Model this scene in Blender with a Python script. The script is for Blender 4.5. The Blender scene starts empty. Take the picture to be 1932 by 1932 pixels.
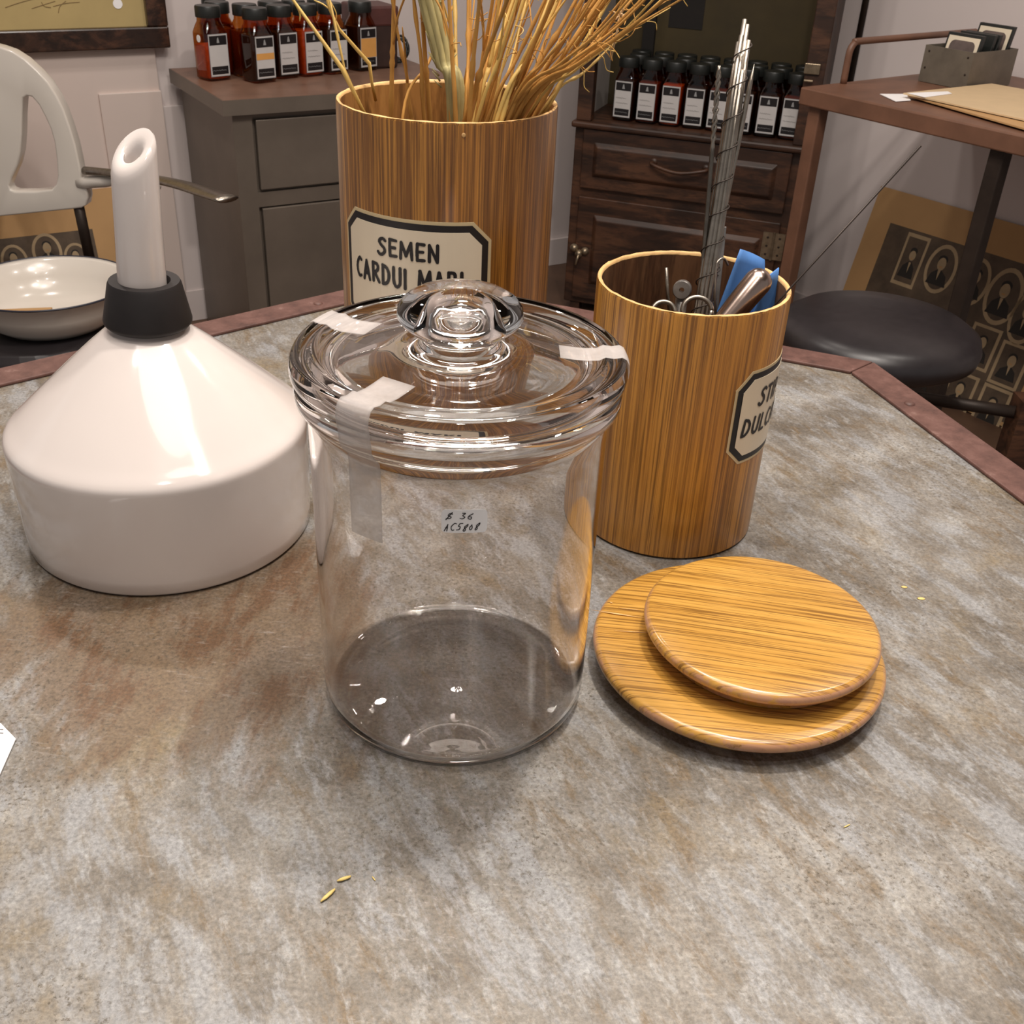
import bpy, bmesh, math, random
from mathutils import Vector, Matrix
PI = math.pi
random.seed(7)
C = bpy.context.scene.collection
SC = bpy.context.scene

# ---------------------------------------------------------------- camera
F_PX, PITCH, ROLL, CAM_Z = 2012.17, 0.548795, 0.048311, 0.44268   # table top is z = 0, floor z = -0.76
FW = Vector((0, math.cos(PITCH), -math.sin(PITCH)))
_r = Vector((1, 0, 0)); _u = _r.cross(FW)
RT = _r*math.cos(ROLL) + _u*math.sin(ROLL)
UP = -_r*math.sin(ROLL) + _u*math.cos(ROLL)
EYE = Vector((0, 0, CAM_Z))
cd = bpy.data.cameras.new('camera'); cam = bpy.data.objects.new('camera', cd); C.objects.link(cam)
cd.sensor_width = 36; cd.lens = F_PX/1932*36; cd.clip_start = .02; cd.clip_end = 50
m = Matrix((RT, UP, -FW)).transposed().to_4x4(); m.translation = EYE
cam.matrix_world = m
cd.dof.use_dof = True; cd.dof.focus_distance = .56; cd.dof.aperture_fstop = 60
SC.camera = cam

# ---------------------------------------------------------------- world, lights, exposure
SC.view_settings.view_transform = 'Standard'; SC.view_settings.look = 'None'
SC.view_settings.gamma = 1; SC.view_settings.use_curve_mapping = False
SC.view_settings.exposure = -0.12
SC.cycles.sample_clamp_indirect = 0
SC.cycles.max_bounces = 14; SC.cycles.transmission_bounces = 14; SC.cycles.transparent_max_bounces = 24
w = bpy.data.worlds.new('world'); SC.world = w; w.use_nodes = True
w.node_tree.nodes['Background'].inputs[0].default_value = (1.0, .955, .93, 1)
w.node_tree.nodes['Background'].inputs[1].default_value = .33
LAMPS = [  # x, y, z, watts, disk size
    (.34, .92, 1.78, 18, .10), (-.26, .95, 1.78, 8, .12), (-.65, .30, 1.78, 5, .12),
    (.60, .2, 1.78, 5, .12), (.05, -.35, 1.78, 6, .12), (-1.0, 1.9, 1.7, 10, .15), (-.1, 2.2, 1.75, 6, .15), (1.0, 1.6, 1.75, 8, .15),
    (.0, .60, 1.86, 25, 1.4)]  # wide soft disk added as fill so light gets through the glass jar
for x, y, z, p, s in LAMPS:
    ld = bpy.data.lights.new('ceiling_spot_and_fill', 'AREA'); ld.shape = 'DISK'; ld.size = s; ld.energy = p
    ld.color = (1, .92, .84); lo = bpy.data.objects.new('ceiling_spot_and_fill', ld); C.objects.link(lo); lo.location = (x, y, z)
    lo.rotation_euler = (0, 0, 0)

# ---------------------------------------------------------------- helpers
def ray(px, py): return FW*F_PX + RT*(px-966) + UP*(966-py)
def atz(px, py, z=0.):
    d = ray(px, py); return EYE + d*((z-EYE.z)/d.z)
def onplane(px, py, P, n):
    d = ray(px, py); n = Vector(n); return EYE + d*((Vector(P)-EYE).dot(n)/d.dot(n))
def aty(px, py, y): return onplane(px, py, (0, y, 0), (0, 1, 0))
def link(o, parent=None, mat=None):
    C.objects.link(o)
    if parent: o.parent = parent
    return o
def mk(name, V, Fc, mat=None, parent=None, smooth=False, mats=None, mi=None, bevel=0, recalc=False, rel=None, auto=None):
    """mesh from WORLD coordinates (or local when rel given); parent empties get the inverse"""
    me = bpy.data.meshes.new(name)
    V = [Vector(v) for v in V]
    if parent is not None and rel is None:
        inv = world_of(parent).inverted(); V = [inv @ v for v in V]
    me.from_pydata([tuple(v) for v in V], [], Fc)
    if recalc:
        bm = bmesh.new(); bm.from_mesh(me); bmesh.ops.recalc_face_normals(bm, faces=bm.faces); bm.to_mesh(me); bm.free()
    for mm in (mats or ([mat] if mat else [])): me.materials.append(mm)
    if mi:
        for p, i in zip(me.polygons, mi): p.material_index = i
    if smooth:
        for p in me.polygons: p.use_smooth = True
    o = bpy.data.objects.new(name, me); link(o, parent)
    if bevel:
        b = o.modifiers.new('b', 'BEVEL'); b.width = bevel; b.segments = 2; b.limit_method = 'ANGLE'
    if auto:
        me.set_sharp_from_angle(angle=auto)
    return o
_W = {}
def world_of(o):
    m = o.matrix_basis.copy()
    while o.parent: o = o.parent; m = o.matrix_basis @ m
    return m
def empty(name, loc=(0, 0, 0), rz=0, label=None, cat=None, group=None):
    o = bpy.data.objects.new(name, None); o.empty_display_size = .02
    o.location = loc; o.rotation_euler = (0, 0, rz); C.objects.link(o)
    o.matrix_basis = Matrix.Translation(Vector(loc)) @ Matrix.Rotation(rz, 4, 'Z')
    tag(o, label, cat, group); return o
def tag(o, label=None, cat=None, group=None, kind=None):
    if label: o['label'] = label
    if cat: o['category'] = cat
    if group: o['group'] = group
    if kind: o['kind'] = kind
    return o
def copy_tree(o, parent=None):
    c = o.copy(); C.objects.link(c); c.parent = parent
    for ch in [x for x in bpy.data.objects if x.parent == o]: copy_tree(ch, c)
    return c
class MB:
    def __init__(s): s.V = []; s.F = []; s.M = []
    def add(s, V, Fc, mi=0, T=None):
        n = len(s.V); s.V += [(T @ Vector(v) if T else Vector(v)) for v in V]
        s.F += [tuple(i+n for i in f) for f in Fc]; s.M += [mi]*len(Fc); return s
    def box(s, a, b, mi=0, T=None):
        x0, y0, z0 = a; x1, y1, z1 = b
        V = [(x0,y0,z0),(x1,y0,z0),(x1,y1,z0),(x0,y1,z0),(x0,y0,z1),(x1,y0,z1),(x1,y1,z1),(x0,y1,z1)]
        return s.add(V, [(0,3,2,1),(4,5,6,7),(0,1,5,4),(1,2,6,5),(2,3,7,6),(3,0,4,7)], mi, T)
    def lathe(s, prof, n=48, mi=0, T=None, a0=0):
        V = []; Fc = []; rings = []
        for r, z in prof:
            if r < 1e-6: rings.append([len(V)]); V.append((0, 0, z))
            else:
                rings.append(list(range(len(V), len(V)+n)))
                V += [(r*math.cos(a0+2*PI*i/n), r*math.sin(a0+2*PI*i/n), z) for i in range(n)]
        for A, B in zip(rings[:-1], rings[1:]):
            for i in range(n):
                j = (i+1) % n
                if len(A) == 1 and len(B) == 1: continue
                if len(A) == 1: Fc.append((A[0], B[j], B[i]))
                elif len(B) == 1: Fc.append((A[i], A[j], B[0]))
                else: Fc.append((A[i], A[j], B[j], B[i]))
        return s.add(V, Fc, mi, T)
    def tube(s, P, R, n=8, mi=0, T=None, cap=True):
        P = [Vector(p) for p in P]
        if not isinstance(R, (list, tuple)): R = [R]*len(P)
        V = []; Fc = []; up = None
        for i, p in enumerate(P):
            t = (P[min(i+1, len(P)-1)]-P[max(i-1, 0)]).normalized()
            if up is None: up = Vector((0, 0, 1)) if abs(t.z) < .9 else Vector((1, 0, 0))
            a = t.cross(up).normalized(); b = a.cross(t).normalized(); up = b
            for k in range(n):
                q = 2*PI*k/n; V.append(p + (a*math.cos(q)+b*math.sin(q))*R[i])
        for i in range(len(P)-1):
            for k in range(n):
                l = (k+1) % n; Fc.append((i*n+k, i*n+l, (i+1)*n+l, (i+1)*n+k))
        if cap: Fc.append(tuple(range(n))); Fc.append(tuple(reversed(range((len(P)-1)*n, len(P)*n))))
        return s.add(V, Fc, mi, T)
    def loft(s, secs, mi=0, T=None, cap=True):
        n = len(secs[0]); V = [p for q in secs for p in q]; Fc = []
        for i in range(len(secs)-1):
            for k in range(n):
                l = (k+1) % n; Fc.append((i*n+k, i*n+l, (i+1)*n+l, (i+1)*n+k))
        if cap: Fc.append(tuple(reversed(range(n)))); Fc.append(tuple(range((len(secs)-1)*n, len(secs)*n)))
        return s.add(V, Fc, mi, T)
    def prism(s, poly, d, mi=0, T=None, side=None):
        """poly: list of 3D points (planar), d: extrusion vector"""
        n = len(poly); d = Vector(d); V = [Vector(p) for p in poly] + [Vector(p)+d for p in poly]
        Fc = [tuple(range(n)), tuple(reversed(range(n, 2*n)))]
        Fc += [(i, i+n, (i+1) % n+n, (i+1) % n) for i in range(n)]
        return s.add(V, Fc, mi, T)
    def build(s, name, mat=None, parent=None, smooth=False, bevel=0, mats=None, rel=True, auto=None, recalc=True):
        return mk(name, s.V, s.F, mat, parent, smooth, mats, s.M if mats else None, bevel, recalc, rel if parent is not None else None, auto)
def squircle(w, d, p, z, n=32, cx=0, cy=0):
    out = []
    for i in range(n):
        a = 2*PI*(i+.5)/n; c, s_ = math.cos(a), math.sin(a)
        out.append((cx+w/2*math.copysign(abs(c)**(2/p), c), cy+d/2*math.copysign(abs(s_)**(2/p), s_), z))
    return out
def catmull(P, k=6):
    P = [Vector(p) for p in P]; out = []
    Q = [P[0]*2-P[1]] + P + [P[-1]*2-P[-2]]
    for i in range(1, len(Q)-2):
        for j in range(k):
            t = j/k; a, b, c, d = Q[i-1], Q[i], Q[i+1], Q[i+2]
            out.append(.5*((2*b)+(c-a)*t+(2*a-5*b+4*c-d)*t*t+(3*b-a-3*c+d)*t**3))
    out.append(P[-1]); return out

# ---------------------------------------------------------------- materials
def srgb(r, g, b):
    f = lambda c: (c/255/12.92 if c/255 <= .04045 else ((c/255+.055)/1.055)**2.4)
    return (f(r), f(g), f(b), 1)
class NT:
    def __init__(s, name):
        s.m = bpy.data.materials.new(name); s.m.use_nodes = True; s.t = s.m.node_tree
        s.b = s.t.nodes['Principled BSDF']; s.out = s.t.nodes['Material Output']
        s._tc = None
    def n(s, typ, **kw):
        x = s.t.nodes.new(typ)
        for k, v in kw.items():
            if k.startswith('i_'): x.inputs[int(k[2:])].default_value = v
            else: setattr(x, k, v)
        return x
    def l(s, a, b): s.t.links.new(a, b)
    def co(s, scale=(1, 1, 1), rot=(0, 0, 0), kind='Object'):
        if not s._tc: s._tc = s.n('ShaderNodeTexCoord')
        mp = s.n('ShaderNodeMapping'); mp.inputs['Scale'].default_value = scale
        if any(rot):
            r0 = s.n('ShaderNodeMapping'); r0.inputs['Rotation'].default_value = rot; s.l(s._tc.outputs[kind], r0.inputs[0]); s.l(r0.outputs[0], mp.inputs[0])
        else: s.l(s._tc.outputs[kind], mp.inputs[0])
        return mp.outputs[0]
    def noise(s, vec, scale=5, detail=6, rough=.6, dist=0):
        x = s.n('ShaderNodeTexNoise'); x.inputs['Scale'].default_value = scale; x.inputs['Detail'].default_value = detail
        x.inputs['Roughness'].default_value = rough; x.inputs['Distortion'].default_value = dist; s.l(vec, x.inputs['Vector']); return x.outputs[0]
    def ramp(s, fac, stops, interp='LINEAR'):
        x = s.n('ShaderNodeValToRGB'); x.color_ramp.interpolation = interp; e = x.color_ramp.elements
        while len(e) < len(stops): e.new(.5)
        for q, (p, c) in zip(e, stops): q.position = p; q.color = c if len(c) == 4 else (*c, 1)
        s.l(fac, x.inputs[0]); return x.outputs[0]
    def mix(s, fac, a, b, mode='MIX'):
        x = s.n('ShaderNodeMix'); x.data_type = 'RGBA'; x.blend_type = mode
        for v, i in ((fac, 0), (a, 6), (b, 7)):
            if hasattr(v, 'links'): s.l(v, x.inputs[i])
            else: x.inputs[i].default_value = v
        return x.outputs[2]
    def math(s, op, a, b=0., clamp=False):
        x = s.n('ShaderNodeMath'); x.operation = op; x.use_clamp = clamp
        for v, i in ((a, 0), (b, 1)):
            if hasattr(v, 'links'): s.l(v, x.inputs[i])
            else: x.inputs[i].default_value = v
        return x.outputs[0]
    def bump(s, h, strength=.2, dist=.001):
        x = s.n('ShaderNodeBump'); x.inputs['Strength'].default_value = strength; x.inputs['Distance'].default_value = dist
        s.l(h, x.inputs['Height']); s.l(x.outputs[0], s.b.inputs['Normal'])
    def set(s, **kw):
        names = dict(color='Base Color', rough='Roughness', metal='Metallic', coat='Coat Weight', spec='Specular IOR Level', ior='IOR', trans='Transmission Weight', alpha='Alpha', coatr='Coat Roughness')
        for k, v in kw.items():
            i = s.b.inputs[names[k]]
            if hasattr(v, 'links'): s.l(v, i)
            else: i.default_value = v
        return s.m
G0, G1 = (0, 0, 0, 1), (1, 1, 1, 1)
def plain(name, col, rough=.5, metal=0, coat=0, var=.12, vs=30, bump=0, spec=.5, scale=(1, 1, 1)):
    t = NT(name); n = t.noise(t.co(scale), vs, 5)
    a = tuple(c*(1-var) for c in col[:3])+(1,); b = tuple(min(1, c*(1+var)) for c in col[:3])+(1,)
    t.set(color=t.ramp(n, [(.3, a), (.7, b)]), rough=rough, metal=metal, coat=coat, spec=spec)
    if bump: t.bump(n, bump)
    return t.m

def m_zinc():
    t = NT('weathered_zinc')
    big = t.noise(t.co((1, 1, 1)), 13, 10, .72, .3)
    base = t.ramp(big, [(.3, srgb(90, 82, 72)), (.45, srgb(118, 111, 102)), (.55, srgb(134, 128, 120)), (.72, srgb(164, 160, 153))])
    diag = t.noise(t.co((1.0, 2.9, 1), (0, 0, 1.05)), 15, 9, .74, .2)          # wiping streaks running to the lower right
    diag2 = t.noise(t.co((1.3, 3.4, 1), (0, 0, 1.2)), 29, 7, .7)
    base = t.mix(t.ramp(diag, [(.50, G0), (.60, (.7, .7, .7, 1))]), base, srgb(150, 151, 153))
    base = t.mix(t.ramp(diag, [(.36, (.8, .8, .8, 1)), (.46, G0)]), base, srgb(112, 94, 70))
    base = t.mix(t.ramp(diag2, [(.54, G0), (.66, (.55, .55, .55, 1))]), base, srgb(164, 164, 163))
    ol2 = t.noise(t.co((1.6, 1.1, 1), (0, 0, .1)), 5.1, 6, .65)
    base = t.mix(t.ramp(ol2, [(.54, G0), (.66, (.6, .6, .6, 1))]), base, srgb(130, 112, 80))
    # rust streaks in the middle-left
    sp = t.n('ShaderNodeTexCoord'); sub = t.n('ShaderNodeVectorMath', operation='SUBTRACT'); t.l(sp.outputs['Object'], sub.inputs[0]); cc_ = atz(360, 1200); sub.inputs[1].default_value = (cc_.x, cc_.y-.65, 0)
    sc = t.n('ShaderNodeVectorMath', operation='MULTIPLY'); t.l(sub.outputs[0], sc.inputs[0]); sc.inputs[1].default_value = (7.0, 7.4, 0)
    ln = t.n('ShaderNodeVectorMath', operation='LENGTH'); t.l(sc.outputs[0], ln.inputs[0])
    wob = t.noise(t.co((4.2, 1.1, 1), (0, 0, .06)), 10, 7, .66)
    msk = t.math('SUBTRACT', t.math('ADD', wob, .42), t.math('MULTIPLY', ln.outputs['Value'], .52))
    base = t.mix(t.ramp(msk, [(.38, G0), (.56, (.85, .85, .85, 1))]), base, srgb(112, 93, 73))
    dk = t.noise(t.co((3.4, 1.1, 1), (0, 0, .05)), 13, 8, .72)
    m2 = t.math('MULTIPLY', t.ramp(msk, [(.48, G0), (.62, G1)]), t.ramp(dk, [(.49, G0), (.58, (.85, .85, .85, 1))]))
    base = t.mix(m2, base, srgb(100, 73, 51))
    # pits and speckles
    spk = t.noise(t.co(), 330, 5, .75)
    area = t.noise(t.co(), 5, 3)
    pits = t.math('MULTIPLY', t.ramp(spk, [(.54, G0), (.64, G1)]), t.ramp(area, [(.4, (.25, .25, .25, 1)), (.6, (.9, .9, .9, 1))]))
    base = t.mix(pits, base, srgb(84, 74, 60))
    wh = t.noise(t.co((1, 5, 1), (0, 0, .05)), 60, 6, .75)
    base = t.mix(t.ramp(wh, [(.58, G0), (.76, (.4, .4, .4, 1))]), base, srgb(188, 184, 178))
    fine = t.noise(t.co(), 420, 4, .7)
    base = t.mix(.55, base, t.ramp(fine, [(.25, (.12, .12, .12, 1)), (.75, (.88, .88, .88, 1))]), 'OVERLAY')
    t.set(color=base, rough=t.ramp(big, [(.3, (.38, .38, .38, 1)), (.7, (.55, .55, .55, 1))]), metal=.22)
    t.bump(spk, .12, .0006); return t.m
def m_veneer(name, c0, c1, c2, xy=55, z=3.0, rot=(0, 0, 0), rough=.32, coat=.35, dens=.5, worn=True):
    t = NT(name)
    a = t.noise(t.co((xy, xy, z), rot), 1, 6, .68, .7)
    b = t.noise(t.co((xy*2.6, xy*2.6, z*2.5), rot), 1, 5, .7)
    c = t.noise(t.co((10, 10, 1.2), rot), 1, 3)
    col = t.ramp(c, [(.35, c0), (.65, c1)])
    col = t.mix(t.ramp(a, [(dens-.06, (.9, .9, .9, 1)), (dens+.10, G0)]), col, c2)
    col = t.mix(t.ramp(b, [(.40, (.75, .75, .75, 1)), (.52, G0)]), col, tuple(x*.55 for x in c2[:3])+(1,))
    if worn:
        wv = t.noise(t.co((22, 22, 9)), 1, 8, .8)
        col = t.mix(t.ramp(wv, [(.66, G0), (.74, (.5, .5, .5, 1))]), col, srgb(205, 160, 100))
    t.set(color=col, rough=rough, coat=coat, coatr=.2); t.bump(b, .15, .0004); return t.m
def m_glass(name, col=(1, .965, .95, 1), ior=1.5):
    t = NT(name); t.set(color=col, rough=0, trans=1, ior=ior)
    return t.m
def m_thin(name, col, gl=1.0, ior=1.5):
    """thin-walled glass: straight-through transmission plus Fresnel reflection"""
    t = NT(name); tr = t.n('ShaderNodeBsdfTransparent'); tr.inputs[0].default_value = col
    g = t.n('ShaderNodeBsdfGlossy'); g.inputs['Roughness'].default_value = .01; g.inputs[0].default_value = (gl, gl, gl, 1)
    f = t.n('ShaderNodeFresnel'); gm = t.n('ShaderNodeNewGeometry')
    t.l(t.math('ADD', t.math('MULTIPLY', gm.outputs['Backfacing'], 1/ior-ior), ior), f.inputs[0])   # same Fresnel from both sides
    n = t.noise(t.co((1, 1, .35)), 26, 2); bp = t.n('ShaderNodeBump'); bp.inputs['Strength'].default_value = .25; bp.inputs['Distance'].default_value = .001; t.l(n, bp.inputs['Height'])
    t.l(bp.outputs[0], g.inputs['Normal']); t.l(bp.outputs[0], f.inputs['Normal'])
    mx = t.n('ShaderNodeMixShader'); t.l(f.outputs[0], mx.inputs[0]); t.l(tr.outputs[0], mx.inputs[1]); t.l(g.outputs[0], mx.inputs[2])
    t.l(mx.outputs[0], t.out.inputs[0]); return t.m
def m_tape():
    t = NT('frosted_tape'); tr = t.n('ShaderNodeBsdfTransparent'); tr.inputs[0].default_value = (1, 1, 1, 1)
    t.set(color=srgb(214, 206, 202), rough=.42, spec=.5); mx = t.n('ShaderNodeMixShader')
    n = t.noise(t.co(), 90, 3); t.l(t.ramp(n, [(.3, (.34, .34, .34, 1)), (.7, (.46, .46, .46, 1))]), mx.inputs[0])
    t.l(tr.outputs[0], mx.inputs[1]); t.l(t.b.outputs[0], mx.inputs[2]); t.l(mx.outputs[0], t.out.inputs[0]); return t.m

ZINC = m_zinc()
t = NT('painted_angle_iron'); nn = t.noise(t.co(), 45, 7, .7)
t.set(color=t.ramp(nn, [(.3, srgb(70, 44, 38)), (.5, srgb(94, 63, 55)), (.62, srgb(106, 74, 66)), (.78, srgb(146, 118, 108))]), rough=.55); t.bump(nn, .2); RUST = t.m
WOOD_A = m_veneer('walnut_brown_veneer', srgb(190, 134, 56), srgb(164, 108, 42), srgb(108, 66, 22), 300, 3.2, rough=.34)
WOOD_B = m_veneer('golden_oak_veneer', srgb(202, 144, 62), srgb(186, 126, 48), srgb(134, 84, 30), 240, 2.6, rough=.34, dens=.44)
def m_disc(name, rot):
    t = NT(name)
    a = t.noise(t.co((3.2, 230, 30), rot), 1, 6, .7, .3); b = t.noise(t.co((9, 640, 60), rot), 1, 4, .65)
    col = t.ramp(a, [(.36, srgb(182, 132, 54)), (.62, srgb(206, 156, 74))])
    col = t.mix(t.ramp(b, [(.42, (.85, .85, .85, 1)), (.49, G0)]), col, srgb(120, 80, 28))
    wn = t.noise(t.co((1, 1, 1)), 38, 8, .75)
    g = t.n('ShaderNodeNewGeometry'); sx = t.n('ShaderNodeSeparateXYZ'); t.l(g.outputs['True Normal'], sx.inputs[0])
    edge = t.ramp(sx.outputs[2], [(.55, G1), (.97, G0)])
    wf = t.math('MULTIPLY', edge, t.ramp(wn, [(.44, G0), (.52, (.8, .8, .8, 1))]))
    col = t.mix(wf, col, srgb(190, 140, 112))
    t.set(color=col, rough=.3, coat=.5, coatr=.16); t.bump(b, .12, .0004); return t.m
DISC_A = m_disc('golden_disc_grain', (0, 0, .10)); DISC_B = m_disc('golden_disc_grain_small', (0, 0, .17))
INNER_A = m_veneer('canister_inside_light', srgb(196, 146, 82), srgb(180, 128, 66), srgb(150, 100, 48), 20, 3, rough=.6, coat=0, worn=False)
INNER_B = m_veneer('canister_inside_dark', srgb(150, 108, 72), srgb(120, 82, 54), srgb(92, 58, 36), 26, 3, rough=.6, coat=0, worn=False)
RIMW = plain('bare_wood_rim', srgb(222, 178, 118), .6, var=.2, vs=90)
PORC = plain('white_porcelain', srgb(220, 210, 205), .12, coat=.6, var=.015, vs=8)
RUBBER = plain('black_rubber', srgb(30, 25, 25), .55, var=.2, vs=60)
GLASS = m_glass('clear_glass', (.99, .972, .965, 1))
TAPE = m_tape()
PAPER = plain('white_sticker_paper', srgb(248, 246, 246), .6, var=.02)
INK = plain('black_ink', srgb(26, 22, 24), .45, var=.1)
CREAM = plain('cream_label_paper', srgb(226, 212, 188), .4, var=.05, vs=14, coat=.2, scale=(1, 1, .2))
CREAM2 = plain('aged_label_edge', srgb(206, 186, 146), .45, var=.08)
STEEL = plain('worn_steel', srgb(150, 142, 132), .34, metal=1, var=.2, vs=120)
STEELD = plain('dull_grey_steel', srgb(150, 146, 142), .38, metal=.9, var=.2, vs=80)
STEELB = plain('browned_steel_handle', srgb(170, 150, 140), .25, metal=1, var=.15, vs=10)
BLUE = plain('blue_paper', srgb(84, 132, 196), .5, var=.12, vs=50)
STALK = plain('dried_golden_stalk', srgb(190, 140, 72), .7, var=.3, vs=26, scale=(1, 1, .4), spec=.25)
STALK2 = plain('pale_yellow_stalk', srgb(212, 176, 98), .6, var=.25, vs=26)
STALK3 = plain('grey_green_stem', srgb(170, 158, 108), .7, var=.35, vs=130, scale=(1, 1, .12), bump=.5)
WALL = plain('white_painted_wall', srgb(214, 203, 200), .7, var=.02, vs=3, bump=.05)
WALLP = plain('warm_white_panel', srgb(216, 200, 192), .5, var=.02, vs=3)
FLOOR = plain('dark_floor_boards', srgb(96, 72, 56), .5, var=.2, vs=8)
CEIL = plain('ceiling_paint', srgb(150, 140, 132), .8, var=.03)
GREYMET = plain('brown_grey_cabinet_steel', srgb(112, 102, 92), .42, metal=.35, var=.15, vs=5)
BROWNTOP = plain('rubbed_brown_cabinet_top', srgb(122, 92, 76), .42, var=.2, vs=14, scale=(1, 1, 1))
DARKGAP = plain('gap_shade_and_dark_strip', srgb(26, 20, 17), .8)  # near-black: shade in the drawer gaps, and dark strips in the cupboard back
DKWOOD = m_veneer('dark_walnut', srgb(92, 60, 40), srgb(76, 47, 31), srgb(46, 27, 17), 14, 3, rot=(0, 1.5708, 0), rough=.5, coat=.05, worn=False)
OLIVE = plain('olive_backing', srgb(62, 50, 22), .7, var=.35, vs=4)
DESKT = plain('rust_brown_metal', srgb(112, 78, 60), .45, var=.22, vs=12)
BRASS = plain('tarnished_metal', srgb(150, 134, 112), .35, metal=.8, var=.3, vs=60)
ENAMEL = plain('cream_enamel', srgb(214, 206, 196), .2, coat=.4, var=.02, vs=5)
LEATH = plain('black_leather', srgb(40, 36, 38), .36, var=.15, vs=50, bump=.06)
IRON = plain('dark_iron', srgb(52, 42, 36), .5, metal=.4, var=.2)
MATB = plain('tan_mat_board', srgb(186, 146, 98), .7, var=.08, vs=6)
SEPIA = plain('dark_sepia_print', srgb(88, 72, 56), .6, var=.35, vs=22)
SEPIAL = plain('light_sepia_print', srgb(176, 152, 118), .6, var=.1, vs=30)
FRAMEW = m_veneer('dark_frame_wood', srgb(84, 54, 38), srgb(66, 42, 30), srgb(38, 22, 14), 20, 6, rot=(0, 1.5708, 0), rough=.35, coat=.3, worn=False)
ART = plain('yellowed_drawing_paper', srgb(186, 164, 112), .7, var=.08, vs=7)
GALV = plain('grey_galvanised_tin', srgb(118, 110, 98), .45, metal=.4, var=.25, vs=14)
AMBER = m_thin('amber_glass', (.74, .40, .16, 1), 1.0); CAPM = plain('black_jar_cap', srgb(30, 32, 30), .4, var=.1)
SPICE_D = plain('dark_spice', srgb(40, 22, 16), .8, var=.3, vs=200); SPICE_O = plain('orange_spice', srgb(206, 118, 46), .8, var=.2, vs=100)
SPICE_M = plain('brown_spice', srgb(120, 62, 34), .8, var=.3, vs=200)
LBLW = plain('grey_white_label', srgb(196, 192, 190), .6, var=.03); LBLG = plain('label_grey_border', srgb(150, 150, 150), .5, var=.05)
LBLO = plain('orange_label_band', srgb(214, 156, 84), .6, var=.05); GREYINK = plain('grey_script_ink', srgb(110, 106, 104), .6)
STRAWM = plain('straw', srgb(224, 196, 120), .6, var=.15, vs=80)
REDINK = plain('faded_red_ink', srgb(190, 130, 100), .6)

# ---------------------------------------------------------------- the room
NL, KL = Vector((-.53, .848, 0)), 3.04      # left wall plane
NR, KR = Vector((.788, .616, 0)), 2.66      # right wall plane
DL, DR = Vector((.848, .53, 0)), Vector((.616, -.788, 0))
det = NL.x*NR.y-NL.y*NR.x
corner = Vector(((KL*NR.y-NL.y*KR)/det, (NL.x*KR-KL*NR.x)/det, 0))
def wallbox(name, d, n, L, mat, z0=-.76, z1=1.9):
    a = corner.copy(); b = corner+d*L; o = n*.12
    mb = MB(); mb.prism([Vector((p.x, p.y, z0)) for p in (a, b, b+o, a+o)], (0, 0, z1-z0))
    return tag(mb.build(name, mat), kind='structure')
wallbox('wall_left', -DL, NL, 4.2, WALL); wallbox('wall_right', DR, NR, 4.2, WALL)
mb = MB(); mb.prism([(-3.8, -1.6, -.82), (3.6, -1.6, -.82), (3.6, 4.3, -.82), (-3.8, 4.3, -.82)], (0, 0, .06)); tag(mb.build('floor', FLOOR), kind='structure')
mb = MB(); mb.prism([(-3.8, -1.6, 1.9), (3.6, -1.6, 1.9), (3.6, 4.3, 1.9), (-3.8, 4.3, 1.9)], (0, 0, .06)); tag(mb.build('ceiling', CEIL), kind='structure')
# thin raised sheets of panelling on the left wall
def on_left(px, py): return onplane(px, py, NL*KL, NL)
def on_right(px, py): return onplane(px, py, NR*KR, NR)
def sheet(name, s0, s1, z0, z1, th, mat, lean=0.):
    """rectangle on the left wall; s = metres left of the corner"""
    mb = MB(); a = corner-DL*s0; b = corner-DL*s1
    P = [Vector((a.x, a.y, z0))-NL*(th+lean), Vector((b.x, b.y, z0))-NL*(th+lean), Vector((b.x, b.y, z1))-NL*th, Vector((a.x, a.y, z1))-NL*th]
    mb.prism(P, NL*(th-.0005)); return tag(mb.build(name, mat, bevel=.002), kind='structure')
def s_left(px, py): return (corner-on_left(px, py)).dot(DL)
sheet('trim_1', s_left(290, 95), 4.1, -.76, 1.9, .012, WALLP)
sheet('trim_2', s_left(303, 190), s_left(185, 190), -.76, on_left(240, 172).z, .020, WALLP)
sheet('trim_3', s_left(370, 300), s_left(303, 300), -.76, on_left(330, 198).z, .010, WALL)
for i, (d, n) in enumerate(((-DL, NL), (DR, NR))):
    mb = MB(); a = corner-n*.0; b = corner+d*4.0
    mb.prism([Vector((p.x, p.y, -.759)) for p in (a-n*.001, b-n*.001, b-n*.016, a-n*.016)], (0, 0, .09)); tag(mb.build('baseboard_'+('left' if i == 0 else 'right'), WALL), kind='structure')
# thin tube added for the dark gap between panels on the right wall
pc = on_right(1624, 77); mb = MB(); mb.tube([Vector((pc.x, pc.y, -.06))-NR*.012, Vector((pc.x, pc.y, 1.85))-NR*.012], .009, 12)
tag(mb.build('wall_seam', IRON, smooth=True), 'thin dark vertical pipe running up the right wall above the metal table', 'seam')

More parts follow.
